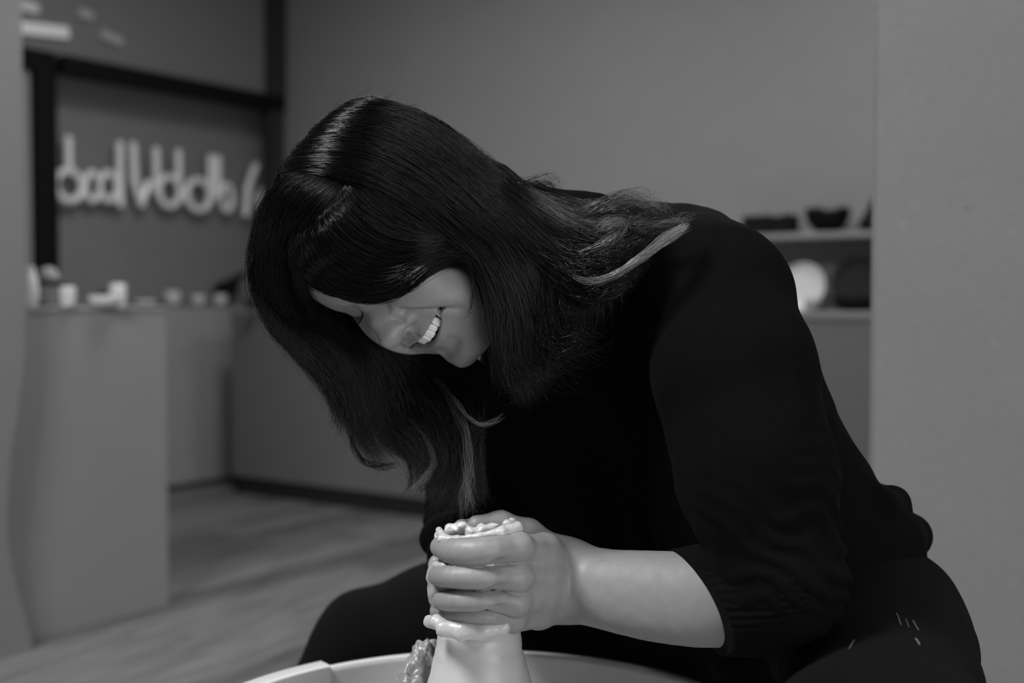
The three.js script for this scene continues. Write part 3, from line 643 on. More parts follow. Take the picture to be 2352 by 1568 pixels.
// teeth
{
  const t = new THREE.Group(); t.name = 'teeth'; woman.add(t); t.applyMatrix4(HEAD);
  const row = (yTop, widths, h, arch, z0, up) => {
    for (const side of [1, -1]) {
      let s = 0.02;
      widths.forEach((w, i) => {
        const xm = side * (s + w / 2), x = xm * 0.985, z = z0 - arch * x * x, slope = -2 * arch * x;
        const g = new THREE.SphereGeometry(1, 20, 14), p = g.attributes.position;
        for (let k = 0; k < p.count; k++) { // squared-off, wider at the edge than at the gum
          let a = p.getX(k), b = p.getY(k), c = p.getZ(k); const q = v => Math.sign(v) * Math.abs(v) ** 0.55;
          a = q(a) * w * 0.495 * (1 - 0.12 * (up ? b : -b)); p.setXYZ(k, a, q(b) * h[i] / 2, q(c) * 0.22);
        }
        g.computeVertexNormals();
        g.rotateX(up ? 0.08 : -0.1); g.rotateY(Math.atan(-slope)); g.translate(x, yTop + (up ? -h[i] / 2 : h[i] / 2), z);
        mesh('tooth', g, MP.teeth, t); s += w;
      });
    }
  };
  row(-6.62, [0.9, 0.7, 0.8, 0.72, 0.68, 0.7], [1.12, 0.98, 1.08, 0.92, 0.8, 0.7], 0.135, 0.15, true);
  row(-8.8, [0.55, 0.58, 0.66, 0.68], [0.7, 0.7, 0.74, 0.66], 0.16, -0.45, false);
}
// lashes of the lowered lids
{
  const gs = [], r = rng(5);
  for (const side of [1, -1]) for (let i = 0; i < 34; i++) {
    const t = i / 33, x = 1.9 + 2.9 * t, y = -0.72 - 0.5 * Math.sin(Math.PI * Math.min(1, t * 1.05)) + 0.2 * t, z0 = 5;
    let z = z0; for (let k = 0; k < 60; k++) { const d = headDistance(x, y, z); z -= Math.max(0.01, d * 0.7); if (d < 0.02) break; }
    const len = 0.45 + 0.3 * Math.sin(Math.PI * t) + 0.1 * r(), out = 0.25 * (t - 0.4);
    const pts = [[x, y + 0.05, z - 0.02], [x + out * 0.4, y - 0.12, z + len * 0.55], [x + out, y - 0.08 + 0.1 * r(), z + len]].map(q => V(side * q[0], q[1], q[2]));
    gs.push(new THREE.TubeGeometry(new THREE.CatmullRomCurve3(pts), 5, 0.016, 4));
  }
  const lashes = mesh('eyelashes', mergeGeometries(gs), mat(0.008, 0.6), woman, { kind: 'stuff' }); lashes.applyMatrix4(HEAD);
}
// ---------- clothes ----------
const SLEEVE_L = [P3(1642, 684, 1.052, 0.060), P3(1690, 860, 1.0, 0.0625), P3(1735, 1080, 0.965, 0.061), P3(1815, 1325, 0.928, 0.046)];
const CUFF_L = [P3(1815, 1338, 0.928, 0.042), P3(1740, 1364, 0.955, 0.0405), P3(1640, 1376, 0.988, 0.0375), P3(1540, 1368, 1.02, 0.035)];
const SLEEVE_R = [P3(1490, 684, 1.33, 0.06), P3(1290, 920, 1.34, 0.058), P3(1085, 1150, 1.36, 0.05)], CUFF_R = [P3(1085, 1150, 1.36, 0.05), P3(1066, 1230, 1.26, 0.042), P3(1072, 1300, 1.19, 0.036)];
const cutP = at(1638, 1388, 0.955), cutN = V(-0.93, -0.33, 0.18).normalize();
const BODY = [
  [P3(1652, 676, 1.06, 0.058), P3(1490, 655, 1.33, 0.058)],
  [P3(1570, 606, 1.18, 0.05), P3(1430, 600, 1.17, 0.052)], [P3(1560, 604, 1.12, 0.046), P3(1600, 640, 1.06, 0.05)],
  [P3(1645, 755, 1.10, 0.068), P3(1700, 1000, 1.11, 0.076), P3(1820, 1185, 1.1, 0.072), P3(1910, 1340, 1.1, 0.088)],
  [P3(1625, 755, 1.24, 0.076), P3(1695, 1000, 1.26, 0.084), P3(1815, 1185, 1.24, 0.082), P3(1905, 1340, 1.22, 0.092)],
  [P3(1430, 760, 1.18, 0.085), P3(1420, 960, 1.22, 0.095), P3(1520, 1180, 1.22, 0.1), P3(1700, 1300, 1.2, 0.09)],
  [P3(1600, 900, 1.14, 0.1), P3(1650, 1150, 1.14, 0.1)], [P3(1260, 800, 1.25, 0.07), P3(1260, 1000, 1.3, 0.08), P3(1400, 1180, 1.3, 0.09)], [P3(1400, 640, 1.17, 0.06), P3(1230, 700, 1.19, 0.052)],
];
// rolls of the sweater bunched at the small of the back and over the hip
const ROLLS = [
  [P3(2030, 1158, 1.05, 0.013), P3(2048, 1162, 1.12, 0.0145), P3(2046, 1158, 1.2, 0.0145), P3(2010, 1150, 1.3, 0.012)],
  [P3(2000, 1245, 1.04, 0.013), P3(2070, 1240, 1.08, 0.019), P3(2082, 1234, 1.16, 0.0205), P3(2055, 1225, 1.26, 0.018)],
];
const woolFold = (x, y, z) => {
  // soft drape of the knit: long folds from the armpit, tight ones at the elbow
  const e = at(1850, 1300, 0.93), dx = x - e.x, dy = y - e.y, dz = z - e.z, near = Math.exp(-(dx * dx + dy * dy * 1.4 + dz * dz) / 0.0075);
  return 0.0026 * near * Math.sin((dy * 0.86 + dx * 0.5 + 0.012 * noise3(x * 14, y * 14, z * 14)) * 330) + 0.0032 * noise3(x * 9, y * 5, z * 9) + 0.0012 * noise3(x * 26, y * 18, z * 26);
};
function sweaterDistance(x, y, z) {
  let d = 1e3;
  for (const q of BODY) d = smin(d, chain(x, y, z, q, 0.05), 0.045);
  for (const q of ROLLS) d = smin(d, chain(x, y, z, q, 0.012), 0.012);
  const arm = chain(x, y, z, SLEEVE_L, 0.03); d = smin(d, arm, 0.02);
  d = smin(d, chain(x, y, z, SLEEVE_R, 0.03), 0.03);
  const wr = CUFF_R[1], along = Math.hypot(x - wr[0], y - wr[1], z - wr[2]);
  d = smin(d, chain(x, y, z, CUFF_R, 0.02) + 0.0045 * Math.sin((z * 0.8 - y * 0.9) * 165) * Math.exp(-along * along / 0.02), 0.02);
  d = smin(d, chain(x, y, z, CUFF_L, 0.02), 0.018);
  d += woolFold(x, y, z);
  d = Math.max(d, (x - cutP.x) * cutN.x + (y - cutP.y) * cutN.y + (z - cutP.z) * cutN.z > 0 && x < 0.3 && z > -1.08 && y < 0.74 && y > 0.6 ? (x - cutP.x) * cutN.x + (y - cutP.y) * cutN.y + (z - cutP.z) * cutN.z : -1);
  // hem, slanting down to the back
  const hem = at(2117, 1365, 1.13), back = hem.x - x;
  return Math.max(d, (hem.y + 0.45 * Math.min(0.078, back) - 0.8 * Math.max(0, back - 0.078) - y) * 0.9);
}
const knit = grain(256, 55, (u, v, r) => 128 + 55 * Math.sin(u * tau * 32) * Math.sin(v * tau * 40 + 1.5 * Math.sin(u * tau * 32)) + 70 * (r() - 0.5));
Object.assign(MP.wool, { bumpMap: knit, bumpScale: 0.0003 }); Object.assign(MP.denim, { bumpMap: knit, bumpScale: 0.0003 });
mesh('sweater', boxUV(skin(sweaterDistance, [-0.1, 0.55, -1.46], [0.44, 1.06, -0.84], 0.0046, 1.8), 0.06), MP.wool, woman);
// ribbed cuff of the left sleeve
{
  const f = (x, y, z) => {
    const c0 = CUFF_L[1], c1 = CUFF_L[3], ux = c1[0] - c0[0], uy = c1[1] - c0[1], uz = c1[2] - c0[2], l = Math.hypot(ux, uy, uz);
    const s = ((x - c0[0]) * ux + (y - c0[1]) * uy + (z - c0[2]) * uz) / l, px = x - c0[0] - ux / l * s, py = y - c0[1] - uy / l * s, pz = z - c0[2] - uz / l * s;
    const ang = Math.atan2(py, pz * 0.7 - px * 0.7), cut = (x - cutP.x) * cutN.x + (y - cutP.y) * cutN.y + (z - cutP.z) * cutN.z;
    const d = chain(x, y, z, CUFF_L, 0.02) - 0.0042 + 0.0008 * Math.sin(ang * 46);
    return Math.max(d, cut - 0.002, -cut - 0.058);
  };
  mesh('cuff', boxUV(skin(f, [0.08, 0.6, -1.1], [0.3, 0.76, -0.84], 0.0022, 1.8), 0.06), MP.rib, woman, { label: 'ribbed cuff pushed up the forearm' });
}
// trousers
{
  const hip = [P3(1962, 1466, 1.1, 0.078), P3(1952, 1466, 1.2, 0.08)];
  const L = (q, e) => q.map(a => [a[0], a[1], a[2], a[3] + e]);
  const lap = [...P3(1950, 1440, 1.18, 0).slice(0, 3), ...P3(1740, 1515, 1.22, 0).slice(0, 3)];
  const seam = at(2040, 1440, 1.0);
  const f = (x, y, z) => {
    let d = smin(chain(x, y, z, hip, 0.05), cap(x, y, z, ...lap, 0.07, 0.045), 0.04);
    d = smin(d, smin(chain(x, y, z, L(LEG_R, 0.008), 0.05), chain(x, y, z, L(SHIN_R, 0.012), 0.03), 0.02), 0.04);
    d = smin(d, smin(chain(x, y, z, L(LEG_L, 0.008), 0.05), chain(x, y, z, L(SHIN_L, 0.012), 0.03), 0.02), 0.04);
    const r = Math.hypot(x - seam.x + 0.02, y - seam.y + 0.09) - 0.112;
    return Math.max(d + 0.002 * noise3(x * 12, y * 12, z * 12) + 0.001 * Math.exp(-((r / 0.002) ** 2)), 0.1 - y);
  };
  mesh('trousers', boxUV(skin(f, [-0.32, 0.08, -1.5], [0.46, 0.76, -0.6], 0.007, 1.7), 0.05), MP.denim, woman);
  // pale clay smears on the hip
  const r = rng(9), gs = [];
  const surf = (px, py) => { let lo = 0.9, hi = 1.2; for (let i = 0; i < 60; i++) { const d = 0.88 + i * 0.006, p = at(px, py, d); if (f(p.x, p.y, p.z) < 0) return at(px, py, d - 0.0065); } return null; };
  for (const [x0, y0, x1, y1, w] of [[2060, 1408, 2070, 1434, 0.0003], [2096, 1424, 2110, 1446, 0.00035], [2104, 1466, 2112, 1480, 0.0006], [2080, 1420, 2088, 1440, 0.0002], [1950, 1490, 1962, 1468, 0.00018], [2116, 1500, 2122, 1530, 0.0002], [1902, 1518, 1906, 1522, 0.0008], [2036, 1496, 2038, 1500, 0.0008], [1806, 1494, 1808, 1500, 0.0007]]) {
    const pts = [0, 0.33, 0.66, 1].map(t => surf(x0 + (x1 - x0) * t + 2 * (r() - 0.5), y0 + (y1 - y0) * t)); if (pts.some(p => !p)) continue;
    gs.push(new THREE.TubeGeometry(new THREE.CatmullRomCurve3(pts), 8, w, 5));
  }
  if (gs.length) mesh('clay_smear', mergeGeometries(gs), MP.lint, woman, { kind: 'stuff' });
  for (const A of [ANK_L, ANK_R]) {
    const s = (x, y, z) => Math.max(smin(cap(x, y, z, A.x, 0.05, A.z + 0.03, A.x - 0.16, 0.035, A.z + 0.0, 0.045, 0.036), ball(x, y, z, A.x, 0.1, A.z, 0.048), 0.04), -y + 0.001, y - 0.13);
    mesh('shoe', skin(s, [A.x - 0.24, -0.01, A.z - 0.1], [A.x + 0.1, 0.15, A.z + 0.12], 0.008), MP.shoe, woman);
  }
}
// ---------- hair: guide locks, thousands of strands between them, a dark core under them ----------
const headInv = HEAD.clone().invert();
// the place on the scalp, raised by off centimetres, seen at (px, py); beside the head: the nearest place on its rim
function onScalp(px, py, off) {
  const o = V(0, EYE, 0).applyMatrix4(headInv), q = at(px, py, 1).applyMatrix4(headInv).sub(o).normalize();
  let k = 80, best = 1e9, bestK = k;
  for (let i = 0; i < 160 && k < 150; i++) {
    const x = o.x + q.x * k, y = o.y + q.y * k, z = o.z + q.z * k, d = Math.min(headDistance(x, y, z), ell(x, y, z, ...CRANIUM)) - off;
    if (d < best) { best = d; bestK = k; }
    if (d < 0.01) break;
    k += Math.max(0.03, d * 0.8);
  }
  return o.addScaledVector(q, bestK).applyMatrix4(HEAD);
}
const HEAD_MID = V(CRANIUM[0], CRANIUM[1], CRANIUM[2]).applyMatrix4(HEAD);
const S = (px, py, off) => ({ p: onScalp(px, py, off), s: true }), D = (px, py, d) => ({ p: at(px, py, d), s: false });
const hairPos = [], hairNor = [], hairCol = [], hairIdx = [], coreChains = [];
const hr = rng(2024), gauss = () => (hr() + hr() + hr() - 1.5) / 0.75;
function strand(pts, radius, col0, col1, tipFrom, sides = 3) {
  const n = pts.length, base = hairPos.length / 3, T = V(), U = V(), W = V(), ref = V(0.3, 0.5, 0.81);
  for (let i = 0; i < n; i++) {
    T.subVectors(pts[Math.min(n - 1, i + 1)], pts[Math.max(0, i - 1)]).normalize();
    U.crossVectors(T, ref).normalize(); W.crossVectors(T, U);
    const t = i / (n - 1), r = radius * (1 - 0.88 * t ** 3) * (i === 0 ? 0.6 : 1), c = col0 + (col1 - col0) * Math.min(1, Math.max(0, (t - tipFrom) / (1.001 - tipFrom)));
    for (let k = 0; k < sides; k++) {
      const a = k * tau / sides, x = Math.cos(a), y = Math.sin(a), nx = U.x * x + W.x * y, ny = U.y * x + W.y * y, nz = U.z * x + W.z * y;
      hairPos.push(pts[i].x + nx * r, pts[i].y + ny * r, pts[i].z + nz * r); hairNor.push(nx, ny, nz); hairCol.push(c, c, c);
    }
    if (i) for (let k = 0; k < sides; k++) { const a = base + sides * (i - 1) + k, b = base + sides * (i - 1) + (k + 1) % sides; hairIdx.push(a, b, a + sides, b, b + sides, a + sides); }
  }
}
function sheet(guides, n, o = {}) {
  const { thick = 0.006, radius = 0.00028, frizz = 0.003, curl = 0, tip = 0, dark = 0.0025, segs = 16, core = 0.009, short = 0.22, clump = 0.35, tipFrom = 0.55, sink = 0.006, grow = 1, from = 0 } = o;
  const M = 24;
  if (o.wrap) guides.forEach(g => { const p = g[0].p.clone().lerp(HEAD_MID, 0.12); p.z -= o.wrap; g.unshift({ p, s: true }); });
  const G = guides.map(g => spline(g.map(q => q.p), M));
  if (core) for (const g of guides) {
    const pts = spline(g.map(q => q.p), 9), m = Math.ceil(pts.length * (o.coreTo ?? 0.8));
    coreChains.push(pts.slice(0, m).map((p, i) => { const near = p.distanceTo(HEAD_MID) < 0.125, inw = near ? HEAD_MID.clone().sub(p).normalize() : V(0, 0, -1); const c = p.clone().addScaledVector(inw, core + sink); return [c.x, c.y, c.z, core * (i === 0 ? 0.7 : i > m - 3 ? 0.55 : 1)]; }));
  }
  const clumps = []; for (let i = 0; i < Math.max(6, n / 22); i++) clumps.push([hr() * (G.length - 1), gauss(), gauss(), gauss(), hr() * 50]);
  for (let i = 0; i < n; i++) {
    const cl = clumps[Math.floor(hr() * clumps.length)], own = hr() * (G.length - 1), id = hr() * 100;
    const end = 1 - short * hr() * hr(), start = from * hr(), oa = gauss(), ob = gauss(), oc = gauss(), pts = [];
    for (let s = 0; s <= segs; s++) {
      const t = start + (end - start) * s / segs, gather = clump * Math.min(1, t * 1.6), u = Math.max(0, Math.min(G.length - 1.0001, own + (cl[0] - own) * gather * (Math.abs(cl[0] - own) < 1.3 ? 1 : 0)));
      const k = Math.floor(u), f = u - k, at_ = t * M, j = Math.min(M - 1, Math.floor(at_)), e = at_ - j;
      const mixAt = q => G[Math.max(0, Math.min(G.length - 1, q))][j].clone().lerp(G[Math.max(0, Math.min(G.length - 1, q))][j + 1], e);
      let p;
      if (G.length > 2) { // Catmull-Rom across the guides
        const a = mixAt(k - 1), b = mixAt(k), c = mixAt(k + 1), d = mixAt(k + 2), f2 = f * f, f3 = f2 * f;
        p = a.multiplyScalar(-0.5 * f3 + f2 - 0.5 * f).addScaledVector(b, 1.5 * f3 - 2.5 * f2 + 1).addScaledVector(c, -1.5 * f3 + 2 * f2 + 0.5 * f).addScaledVector(d, 0.5 * f3 - 0.5 * f2);
      } else p = G.length > 1 ? mixAt(k).lerp(mixAt(k + 1), f) : mixAt(0);
      const w = thick * (0.35 + 0.65 * Math.min(1, t * 3)) * (1 + (grow - 1) * t), g = 1 - gather;
      p.x += w * (oa * (0.35 + 0.65 * g) + cl[1] * 0.6 * gather); p.y += w * (ob * (0.35 + 0.65 * g) + cl[2] * 0.6 * gather); p.z += w * (oc * (0.35 + 0.65 * g) + cl[3] * 0.6 * gather);
      const z = frizz * t * (0.4 + t) + 0.0009; p.x += z * noise3(id, t * 3.2, 1); p.y += z * noise3(id, t * 3.2, 7); p.z += z * noise3(id, t * 3.2, 13);
      if (curl) { const q = t * t * curl, ph = cl[4] + t * 13; p.x += q * Math.sin(ph); p.z += q * Math.cos(ph * 0.9); }
      pts.push(p);
    }
    const tone = 0.75 + 0.5 * hr();
    strand(pts, radius * (0.7 + 0.6 * hr()), dark * tone, (tip || dark) * tone, tipFrom, o.sides ?? 3);
  }
}
// upper mass: from the parting over the crown to the nape
sheet([
  [S(648, 398, 1.4), S(720, 392, 2.2), S(800, 405, 2.3), S(900, 450, 2.2), S(985, 510, 2.1), D(1082, 590, 1.035), D(1122, 680, 1.03), D(1136, 790, 1.033), D(1150, 880, 1.04)],
  [S(660, 378, 1.5), S(730, 362, 2.4), S(830, 370, 2.5), S(940, 420, 2.3), D(1060, 510, 1.02), D(1140, 600, 1.02), D(1186, 720, 1.025), D(1190, 830, 1.03), D(1215, 930, 1.035)],
  [S(690, 340, 1.6), S(760, 322, 2.6), S(860, 330, 2.7), S(970, 385, 2.5), D(1080, 480, 1.03), D(1170, 570, 1.025), D(1235, 690, 1.03), D(1245, 790, 1.035), D(1250, 880, 1.04)],
  [S(725, 300, 1.8), S(790, 286, 2.8), S(890, 295, 3.0), S(1000, 355, 2.8), D(1105, 450, 1.05), D(1210, 545, 1.035), D(1290, 650, 1.03), D(1310, 750, 1.035), D(1275, 830, 1.04)],
  [S(760, 270, 2.0), S(825, 258, 3.0), S(915, 266, 3.2), S(1020, 330, 3.0), D(1125, 420, 1.08), D(1240, 510, 1.05), D(1340, 590, 1.025), D(1390, 660, 1.02), D(1385, 720, 1.025)],
  [S(800, 246, 2.2), S(850, 240, 3.2), S(940, 262, 3.3), S(1040, 320, 3.1), D(1135, 402, 1.1), D(1235, 476, 1.08), D(1350, 530, 1.04), D(1440, 570, 1.02), D(1500, 600, 1.015)],
  [S(835, 236, 2.2), S(880, 240, 3.1), S(965, 273, 3.1), S(1065, 333, 2.9), D(1148, 400, 1.14), D(1230, 452, 1.12), D(1340, 478, 1.08), D(1430, 500, 1.05), D(1500, 520, 1.03)],
], 7600, { sides: 4, segs: 15, wrap: 0.03, radius: 0.00021, thick: 0.0045, frizz: 0.007, core: 0.012, coreTo: 0.72, short: 0.5, tip: 0.006, clump: 0.45, sink: 0.004 });
// rear far side of the upper mass, closing the crown from behind
sheet([
  [S(760, 272, 1.8), S(850, 240, 2.4), D(960, 285, 1.16), D(1060, 350, 1.19), D(1150, 425, 1.2), D(1250, 500, 1.19), D(1350, 560, 1.17)],
  [S(700, 330, 1.2), S(770, 290, 1.6), D(900, 300, 1.2), D(1040, 390, 1.22), D(1150, 500, 1.23), D(1250, 600, 1.21), D(1300, 700, 1.2)],
], 700, { thick: 0.006, core: 0.01, sink: 0.008 });
// the far side of the head, from the parting down to the far ear
const onSkull = (x, y, z, off) => { const n = V((x - CRANIUM[0]) / CRANIUM[3], (y - CRANIUM[1]) / CRANIUM[4], (z - CRANIUM[2]) / CRANIUM[5]).normalize(); return { p: V(CRANIUM[0] + n.x * (CRANIUM[3] + off), CRANIUM[1] + n.y * (CRANIUM[4] + off), CRANIUM[2] + n.z * (CRANIUM[5] + off)).applyMatrix4(HEAD), s: true }; };
sheet([
  [onSkull(0.3, 8, -0.5, 0.8), onSkull(-3, 7.5, -0.8, 1.2), onSkull(-6, 4.5, -2.5, 1.2), onSkull(-7.5, 0, -5, 1.2), D(740, 760, 1.18), D(820, 860, 1.19)],
  [onSkull(0.3, 10.5, -4, 0.9), onSkull(-3.5, 9.5, -4.2, 1.4), onSkull(-6.5, 6, -5.5, 1.4), onSkull(-7.8, 0, -7.5, 1.3), D(830, 760, 1.2), D(900, 860, 1.2)],
  [onSkull(0.3, 11.2, -9, 0.9), onSkull(-4, 10, -9, 1.4), onSkull(-7, 6, -10, 1.4), onSkull(-7.8, 0, -11, 1.3), D(940, 760, 1.22), D(1000, 850, 1.21)],
  [onSkull(0.3, 9.5, -14, 0.9), onSkull(-4, 8.5, -14, 1.4), onSkull(-6.5, 4, -14.5, 1.4), onSkull(-6.5, -2, -14, 1.3), D(1060, 740, 1.23), D(1120, 820, 1.22)],
], 1500, { thick: 0.003, frizz: 0.005, core: 0.009, sink: 0.001, radius: 0.00025, segs: 13 });
// curtain down the far side of the face
sheet([
  [S(700, 398, 1.6), S(650, 415, 2.0), S(612, 470, 1.9), D(588, 540, 1.065), D(577, 610, 1.08), D(592, 690, 1.09), D(640, 775, 1.1), D(700, 838, 1.11), D(745, 900, 1.11)],
  [S(730, 402, 1.6), S(672, 425, 2.0), S(636, 480, 2.0), D(612, 560, 1.05), D(606, 640, 1.075), D(635, 720, 1.1), D(690, 790, 1.115), D(742, 850, 1.12), D(770, 930, 1.125)],
  [S(760, 405, 1.6), S(700, 435, 2.1), S(660, 500, 2.0), D(640, 590, 1.05), D(645, 670, 1.08), D(685, 740, 1.11), D(742, 805, 1.125), D(790, 880, 1.13), D(818, 990, 1.135), D(850, 1065, 1.14)],
  [S(790, 410, 1.6), S(735, 450, 2.0), S(690, 520, 1.9), D(668, 610, 1.075), D(680, 690, 1.11), D(725, 750, 1.13), D(785, 815, 1.14), D(830, 890, 1.14), D(850, 990, 1.145), D(905, 1060, 1.15)],
  [S(800, 415, 1.7), S(752, 462, 1.9), S(708, 540, 1.6), S(696, 610, 1.3), D(728, 668, 1.075), D(775, 712, 1.11), D(815, 770, 1.14), D(850, 850, 1.15), D(880, 940, 1.15)],
], 3400, { segs: 13, wrap: 0.02, radius: 0.00022, thick: 0.0042, frizz: 0.0055, core: 0.009, tip: 0.008, clump: 0.5, coreTo: 0.62, tipFrom: 0.7 });
// thin ends of the curtain
sheet([
  [D(640, 775, 1.1), D(700, 835, 1.11), D(735, 880, 1.11), D(746, 910, 1.11)],
  [D(660, 780, 1.1), D(725, 850, 1.11), D(770, 930, 1.115), D(778, 1000, 1.12)],
  [D(700, 790, 1.11), D(765, 860, 1.12), D(800, 950, 1.125), D(812, 1040, 1.13)],
], 130, { thick: 0.003, core: 0, frizz: 0.006, clump: 0.75, tip: 0.006, segs: 10 });
// far hair under the face
sheet([
  [D(760, 745, 1.15), D(820, 815, 1.16), D(850, 880, 1.165), D(860, 950, 1.17), D(880, 1020, 1.17), D(945, 1062, 1.17), D(965, 1130, 1.165)],
  [D(800, 750, 1.155), D(870, 820, 1.165), D(905, 890, 1.17), D(935, 960, 1.17), D(985, 1010, 1.165), D(1000, 1085, 1.16), D(968, 1140, 1.155)],
  [D(850, 760, 1.16), D(930, 825, 1.17), D(980, 890, 1.17), D(1020, 950, 1.165), D(1050, 1020, 1.155), D(1050, 1100, 1.15), D(1020, 1185, 1.14)],
  [D(900, 770, 1.165), D(990, 830, 1.17), D(1035, 890, 1.165), D(1065, 950, 1.155), D(1078, 1030, 1.145), D(1080, 1100, 1.14), D(1062, 1180, 1.13)],
  [D(960, 780, 1.17), D(1060, 840, 1.165), D(1095, 900, 1.16), D(1100, 970, 1.15), D(1090, 1040, 1.145), D(1095, 1100, 1.14), D(1115, 1170, 1.13)],
], 2000, { thick: 0.006, frizz: 0.008, core: 0.016, coreTo: 0.55, tip: 0.05, tipFrom: 0.45, clump: 0.6, curl: 0.004, short: 0.35, sink: 0.012 });
// loose hooked ends at the lower left
sheet([
  [D(808, 940, 1.13), D(806, 1010, 1.13), D(830, 1060, 1.135), D(875, 1078, 1.14), D(915, 1066, 1.14)],
  [D(815, 940, 1.13), D(818, 1020, 1.13), D(850, 1060, 1.135), D(895, 1066, 1.14), D(925, 1058, 1.14)],
], 22, { thick: 0.002, core: 0, frizz: 0.004, clump: 0.5, segs: 14, radius: 0.0003 });
sheet([[D(905, 1000, 1.15), D(935, 1050, 1.15), D(948, 1100, 1.15), D(940, 1130, 1.15), D(915, 1152, 1.15)], [D(880, 960, 1.15), D(925, 1030, 1.15), D(945, 1085, 1.15), D(935, 1130, 1.15)]], 14, { thick: 0.0015, core: 0, frizz: 0.003, segs: 12 });
// fringe swept across the brow towards her left ear
sheet([
  [S(718, 445, 1.5), S(672, 530, 1.5), S(668, 590, 1.3), S(695, 634, 0.7), S(745, 664, 0.7), S(800, 678, 0.8), S(860, 682, 1.0), S(925, 664, 1.3), S(985, 616, 1.5), S(1035, 594, 1.5), D(1106, 612, 1.04)],
  [S(735, 440, 1.5), S(690, 520, 1.6), S(690, 585, 1.5), S(722, 636, 0.9), S(780, 668, 0.9), S(850, 679, 1.1), S(925, 660, 1.4), S(985, 612, 1.5), S(1035, 592, 1.5), D(1110, 615, 1.04), D(1124, 680, 1.04)],
  [S(755, 430, 1.6), S(712, 510, 1.8), S(720, 572, 1.7), S(765, 622, 1.1), S(840, 650, 1.2), S(915, 640, 1.5), S(985, 598, 1.6), S(1045, 580, 2.1), D(1116, 612, 1.035), D(1132, 690, 1.035)],
  [S(780, 420, 1.7), S(742, 490, 1.9), S(765, 545, 1.9), S(830, 592, 1.4), S(905, 608, 1.5), S(985, 580, 2.1), D(1070, 566, 1.035), D(1124, 612, 1.035), D(1142, 700, 1.035), D(1148, 790, 1.035)],
  [S(800, 412, 1.8), S(790, 455, 2.1), S(830, 505, 2.1), S(900, 548, 2.1), S(975, 558, 2.1), D(1060, 560, 1.03), D(1115, 620, 1.03), D(1145, 720, 1.03), D(1155, 820, 1.03)],
  [S(790, 405, 1.9), S(850, 430, 2.2), S(920, 480, 2.2), S(990, 525, 2.1), D(1070, 575, 1.03), D(1130, 650, 1.025), D(1160, 760, 1.03), D(1180, 860, 1.03)],
], 4200, { segs: 14, radius: 0.0002, thick: 0.003, frizz: 0.003, core: 0.008, short: 0.12, clump: 0.3, tip: 0.004, sink: 0.005 });
// wisps at the lower edge of the fringe and one in front of the cheek
sheet([
  [S(700, 570, 1.3), S(715, 625, 0.7), S(770, 672, 0.7), S(850, 688, 1.0), S(930, 668, 1.3), S(1000, 610, 1.5), S(1040, 590, 2.0)],
  [S(690, 540, 1.3), S(700, 620, 0.7), S(750, 662, 0.6), S(830, 690, 0.8), S(910, 680, 1.2), S(985, 630, 1.4), S(1040, 596, 1.5)],
], 130, { thick: 0.002, core: 0, frizz: 0.003, radius: 0.00024, tip: 0.006 });
sheet([[D(1078, 605, 1.0), D(1086, 660, 0.998), D(1080, 710, 1.002), D(1065, 738, 1.008)]], 7, { thick: 0.0008, core: 0, frizz: 0.003, radius: 0.00022, segs: 10 });
// near side: wavy ends lying on the chest and shoulder
sheet([
  [D(1140, 640, 1.035), D(1144, 740, 1.035), D(1150, 820, 1.035), D(1175, 880, 1.035), D(1165, 940, 1.04)],
  [D(1160, 640, 1.03), D(1180, 740, 1.03), D(1200, 820, 1.03), D(1240, 865, 1.03), D(1280, 890, 1.035)],
  [D(1220, 640, 1.025), D(1235, 730, 1.025), D(1262, 800, 1.025), D(1320, 810, 1.03), D(1355, 800, 1.03)],
  [D(1290, 620, 1.02), D(1310, 700, 1.02), D(1340, 750, 1.02), D(1385, 770, 1.02)],
], 520, { thick: 0.007, frizz: 0.014, core: 0.012, coreTo: 0.45, tip: 0.008, clump: 0.65, curl: 0.008, short: 0.7, radius: 0.0002 });
// over the collar towards the shoulder
sheet([
  [D(1180, 440, 1.12), D(1270, 462, 1.11), D(1360, 470, 1.09), D(1440, 490, 1.06), D(1500, 500, 1.05)],
  [D(1180, 470, 1.08), D(1280, 510, 1.06), D(1370, 530, 1.04), D(1450, 540, 1.02), D(1530, 520, 1.01)],
  [D(1190, 520, 1.05), D(1280, 570, 1.03), D(1350, 600, 1.015), D(1420, 600, 1.005), D(1480, 570, 1.0)],
  [D(1200, 570, 1.035), D(1270, 630, 1.02), D(1330, 670, 1.01), D(1390, 680, 1.005), D(1440, 650, 1.0)],
], 1500, { thick: 0.005, frizz: 0.008, core: 0.014, coreTo: 0.75, tip: 0.012, tipFrom: 0.7, clump: 0.55, short: 0.4 });
